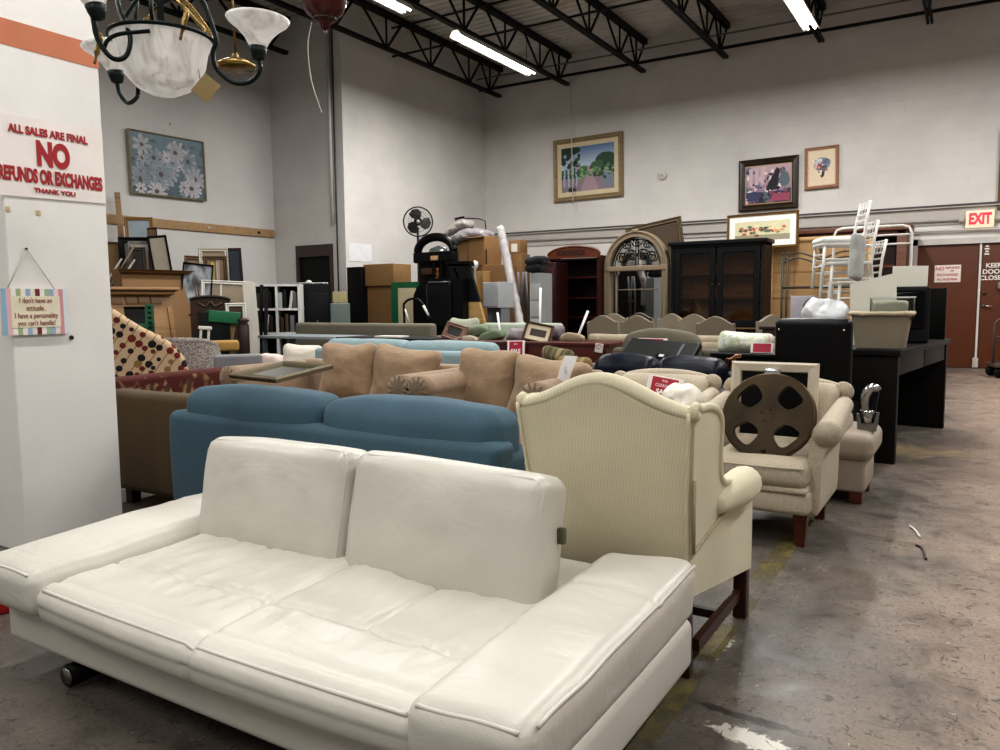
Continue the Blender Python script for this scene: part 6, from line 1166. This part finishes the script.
for x in (edge[0][0]+.08, edge[-1][0]-.08):
    for y_ in (.06, .62): b = MB(); b.box(x-.025, x+.025, y_-.025, y_+.025, 0, .14); P('leg', b, MBR, t)
q = atD(189, 340, 8.5); t = T('barrel_chair', 'grey speckled woven barrel chair behind the dotted chaise', 'chair', (q.x, q.y, 0), face(193)+150); MSP = speck(); zt = q.z
def bar(u, v, off): a = math.radians(-30+240*u); r_ = .335-off+.04*math.sin(v*PI)-.02*v; hh = zt*(1-.16*(2*abs(u-.5))**3); return (r_*math.cos(a), r_*math.sin(a), .1+(hh-.1)*v)
b = MB(); b.sheet(lambda u, v: bar(u, v, 0), 36, 12); b.sheet(lambda u, v: bar(u, v, .07), 36, 12); P('curved_shell', b, MSP, t); b = MB(); b.tube([Vector(bar(k/36, 1, .035)) for k in range(37)], .04, 10); P('rolled_rim', b, MSP, t)
b = MB(); b.lathe([(0, .10), (.24, .10), (.26, .38), (.24, .44), (0, .46)], 28); P('seat', b, mat('#6b6266', 'fabric'), t); b = MB(); b.lathe([(.2, 0), (.22, .11), (0, .11)], 24); P('base', b, mbk, t)
q = atD(238, 353, 7.2); t = T('grey_lounge_chair', 'plain light grey low chair beside the red floral sofa', 'chair', (q.x, q.y, 0), face(238)+180); mgc = mat('#8a8a8c', 'leather', .5, bump=.2); b = MB(); b.rbox((0, .18, q.z/2+.06), (.42, .10, q.z-.12), .03, (4, 2, 4), 3); P('backrest', b, mgc, t); b = MB(); b.rbox((0, -.1, .38), (.42, .5, .12), .03, (4, 4, 1), 3); P('seat', b, mgc, t)
for sx_ in (-.17, .17):
    for y_ in (-.28, .16): b = MB(); b.box(sx_-.02, sx_+.02, y_-.02, y_+.02, 0, .36); P('leg', b, mbk, t)
def leafy():
    q = NT('red_leaf_fabric'); mp = q.coord(); n = q.n('ShaderNodeTexNoise', Scale=3, Detail=3, Distortion=1.0); q.l(mp, 0, n, 0)
    w_ = q.n('ShaderNodeTexWave', Scale=4.0, Distortion=14, Detail=2); q.l(mp, 0, w_, 0); r_ = q.ramp([(.52, (0, 0, 0)), (.58, (1, 1, 1))]); q.l(n, 0, r_, 0); r2 = q.ramp([(.3, lin('#4c3a26')), (.55, lin('#8a6a45')), (.8, lin('#a3845a'))]); q.l(w_, 0, r2, 0)
    q.col(q.mix((r_, 0), lin('#501812'), (r2, 0))); q.b.inputs['Roughness'].default_value = .85; return q.m
sofa('red_floral_sofa', 'red sofa with tan leaf pattern, its back along the aisle by the pillar', (-5.53, 3.55, 0), -90, 1.9, .80, leafy(), .70, .68, .42, .16, .58, 'box', 2, backcush=False)
MBN = mat('#503d20', 'fabric', var=.15)
t = sofa('brown_armchair', 'olive brown armchair with a wood-edged side between the pillar and blue sofa', (-3.98, 3.12, 0), 180, 1.02, .82, MBN, .70, .68, .40, .14, .58, 'box', 1, backcush=False)
b = MB(); b.tube(bez([(-.50, .41, .02), (-.49, .42, .35), (-.46, .42, .62), (-.40, .41, .70)], 20), .014, 8); P('wood_edge', b, mat('#2a120c', 'wood', .3), t)
# ------------------------------------------------------------------ hanging lamps near the camera
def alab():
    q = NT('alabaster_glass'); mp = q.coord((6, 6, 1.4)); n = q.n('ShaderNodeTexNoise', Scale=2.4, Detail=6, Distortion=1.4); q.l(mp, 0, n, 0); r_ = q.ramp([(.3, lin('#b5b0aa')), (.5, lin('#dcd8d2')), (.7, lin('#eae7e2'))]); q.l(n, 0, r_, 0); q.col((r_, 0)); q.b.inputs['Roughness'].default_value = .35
    q.b.inputs['Subsurface Weight'].default_value = .0; q.b.inputs['Emission Strength'].default_value = .24; q.l(r_, 0, q.b, 'Emission Color'); return q.m  # faint glow added to the glass so it renders lighter
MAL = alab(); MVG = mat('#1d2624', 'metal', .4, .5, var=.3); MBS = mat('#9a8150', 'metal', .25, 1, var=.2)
Dc = 2.9; o0 = atD(163, 62, Dc); fx = face(163); t = T('chandelier', 'alabaster bowl chandelier with dark arms and small glass shades, top left', 'chandelier', o0, fx)
ct = Matrix.Rotation(math.radians(-fx), 3, 'Z'); k_ = Dc/FPX
def cl_(px, py, dy=0):
    v = ct @ (atD(px, py, Dc+dy)-o0); return Vector((v.x, v.y, v.z))
rb = 44*k_; zr = cl_(165, 40).z
b = MB(); prof = [(.0, zr-.205), (.05, zr-.20), (.095, zr-.178), (.13, zr-.14), (.15, zr-.095), (.160, zr-.045), (.172, zr-.015), (.184, zr), (.174, zr), (.15, zr-.045), (.14, zr-.095), (.12, zr-.135), (.085, zr-.17), (0, zr-.19)]; b.lathe(prof, 48); P('glass_bowl', b, MAL, t)
b = MB(); b.tube([(.183*math.cos(a*PI/32), .183*math.sin(a*PI/32), zr) for a in range(64)], .0075, 8, True); P('bowl_ring', b, MVG, t)
b = MB(); b.tube([(0, 0, zr+.02), (0, 0, zr+.9)], .012, 10); b.lathe([(.0, 0), (.04, .02), (.03, .06), (.05, .09), (.02, .14), (0, .15)], 16, None, (0, 0, zr+.12)); P('stem', b, MVG, t)
for a in (20, 140, 260):
    ca, sa = math.cos(math.radians(a)), math.sin(math.radians(a)); b = MB(); b.tube(bez([(.165*ca, .165*sa, zr), (.19*ca, .19*sa, zr+.05), (.14*ca, .14*sa, zr+.12), (.03*ca, .03*sa, zr+.22)], 18), .007, 8); P('support_rod', b, MBS if a == 20 else MVG, t)
for px, py in ((183, 20), (97, 45)):
    b = MB(); q = cl_(px, py, -.13 if px > 150 else 0); b.tube(bez([q+Vector((-.01, 0, .06)), q+Vector((.012, 0, .03)), q+Vector((.0, 0, -.02)), q+Vector((-.012, 0, -.07))], 16), [.006]*4+[.010]*8+[.005]*5, 8); P('brass_hook', b, MBS, t)
b = MB(); b.tube(bez([cl_(160, 4), cl_(170, -2), cl_(183, 6), cl_(192, 16), cl_(204, 30), cl_(200, 38), cl_(190, 42)], 30), .007, 8); b.tube([cl_(160, 4), cl_(138, 28)], .006, 8); P('brass_scroll', b, MBS, t)
def shade(px, py, dy, lean_=(0, 0, 0), s_=1.0):
    q = cl_(px, py, dy); M_ = R(*lean_) @ Matrix.Diagonal((1, 1, .84)); b = MB(); b.lathe([(.026*s_, 0), (.034*s_, .02*s_), (.05*s_, .055*s_), (.082*s_, .095*s_), (.108*s_, .118*s_), (.116*s_, .132*s_), (.110*s_, .134*s_), (.078*s_, .10*s_), (.046*s_, .06*s_), (.02*s_, .012*s_), (0, .012*s_)], 40, M_, q); sh_ = P('glass_shade', b, MAL, t)
    b = MB(); b.lathe([(.012, -.045), (.022, -.04), (.03, -.012), (.034, .012), (.02, .016), (0, .016)], 20, M_, q); P('shade_cup', b, mat('#22302c', 'metal', .4, .5, var=.3), sh_)
    return q
q = shade(258, 50, 0, (0, 2, 0)); b = MB(); b.tube(bez([cl_(200, -6), cl_(208, 14), cl_(216, 40), cl_(213, 52), cl_(216, 68), cl_(232, 82), cl_(250, 82), cl_(260, 70), cl_(258, 58)], 48), .0085, 8); P('arm', b, MVG, t)
q = shade(116, 74, .30, (0, -6, 0)); b = MB(); b.tube(bez([cl_(117, 82, .3), cl_(120, 94, .3), cl_(128, 103, .28), cl_(137, 97, .22), cl_(139, 86, .16), cl_(150, 60, .1)], 30), .0085, 8); P('arm', b, MVG, t)
q = shade(96, 9, -.22, (-8, -10, 0)); b = MB(); b.tube(bez([cl_(93, 18, -.22), cl_(98, 40, -.22), cl_(112, 58, -.22), cl_(126, 56, -.2), cl_(130, 36, -.18), cl_(120, 12, -.1), cl_(116, -8, 0)], 40), .0085, 8); P('arm', b, MVG, t)
b = MB(); b.tube(bez([cl_(104, 48, -.2), cl_(108, 40, -.2), cl_(120, 34, -.19), cl_(150, 31, -.17)], 20), .007, 8); P('scroll', b, MVG, t)
b = MB(); b.tube([cl_(138, -5, .1), cl_(134, 30, .1)], .006, 8); P('chain_rod', b, MVG, t)
q = cl_(206, 88, -.02); b = MB(); b.rbox((0, 0, 0), (.068, .003, .085), .001, M=R(0, 38, 0), T=q); tg = P('price_tag', b, mat('#a99468', 'plain', .7), t, 'tan paper price tag'); b = MB(); b.tube([q+Vector((-.02, 0, .03)), cl_(197, 60)], .0015, 5); P('tag_string', b, mat('#8d8468'), tg)
q = atD(236, 66, 3.3); t = T('brass_pendant', 'small polished brass canopy hanging on a thin brass rod beside the chandelier', 'pendant', q); b = MB(); b.lathe([(.075, -.012), (.083, -.004), (.08, .006), (.05, .022), (.015, .032), (.012, .05), (0, .05)], 32); P('brass_disc', b, MBS, t); b = MB(); b.tube([(0, 0, .04), (-.012, 0, .5)], .005, 8); P('rod', b, mat('#8a6a4a', 'metal', .3, 1), t)
q = atD(325, 30, 4.2); t = T('red_pendant_lamp', 'dark red bell-shaped hanging lamp with a pale pull cord at the top edge', 'hanging lamp', q); mrf = mat('#4a1512', rough=.25, var=.1)
b = MB(); b.lathe([(0, -.0), (.02, .004), (.03, .03), (.055, .05), (.06, .055), (.10, .09), (.118, .14), (.122, .20), (.10, .25), (.05, .28), (.03, .4), (0, .4)], 40); P('bell_housing', b, mrf, t); b = MB(); b.lathe([(0, -.03), (.006, -.028), (.009, -.012), (.006, .0), (0, .0)], 14); P('finial', b, mat('#8a7f76', 'metal', .3, 1), t)
b = MB(); b.tube([(.123*math.cos(a*PI/20), .123*math.sin(a*PI/20), .19) for a in range(40)], .006, 6, True); b.tube([(.062*math.cos(a*PI/20), .062*math.sin(a*PI/20), .055) for a in range(40)], .005, 6, True); P('trim_ring', b, mat('#6d625c', 'metal', .3, .9), t)
qq = [atD(a, c_, 4.2)-q for a, c_ in ((312, 22), (308, 45), (311, 78), (318, 102), (322, 113))]; b = MB(); b.tube(bez(qq, 24), .0025, 6); P('pull_cord', b, mat('#c9c2b8'), t)
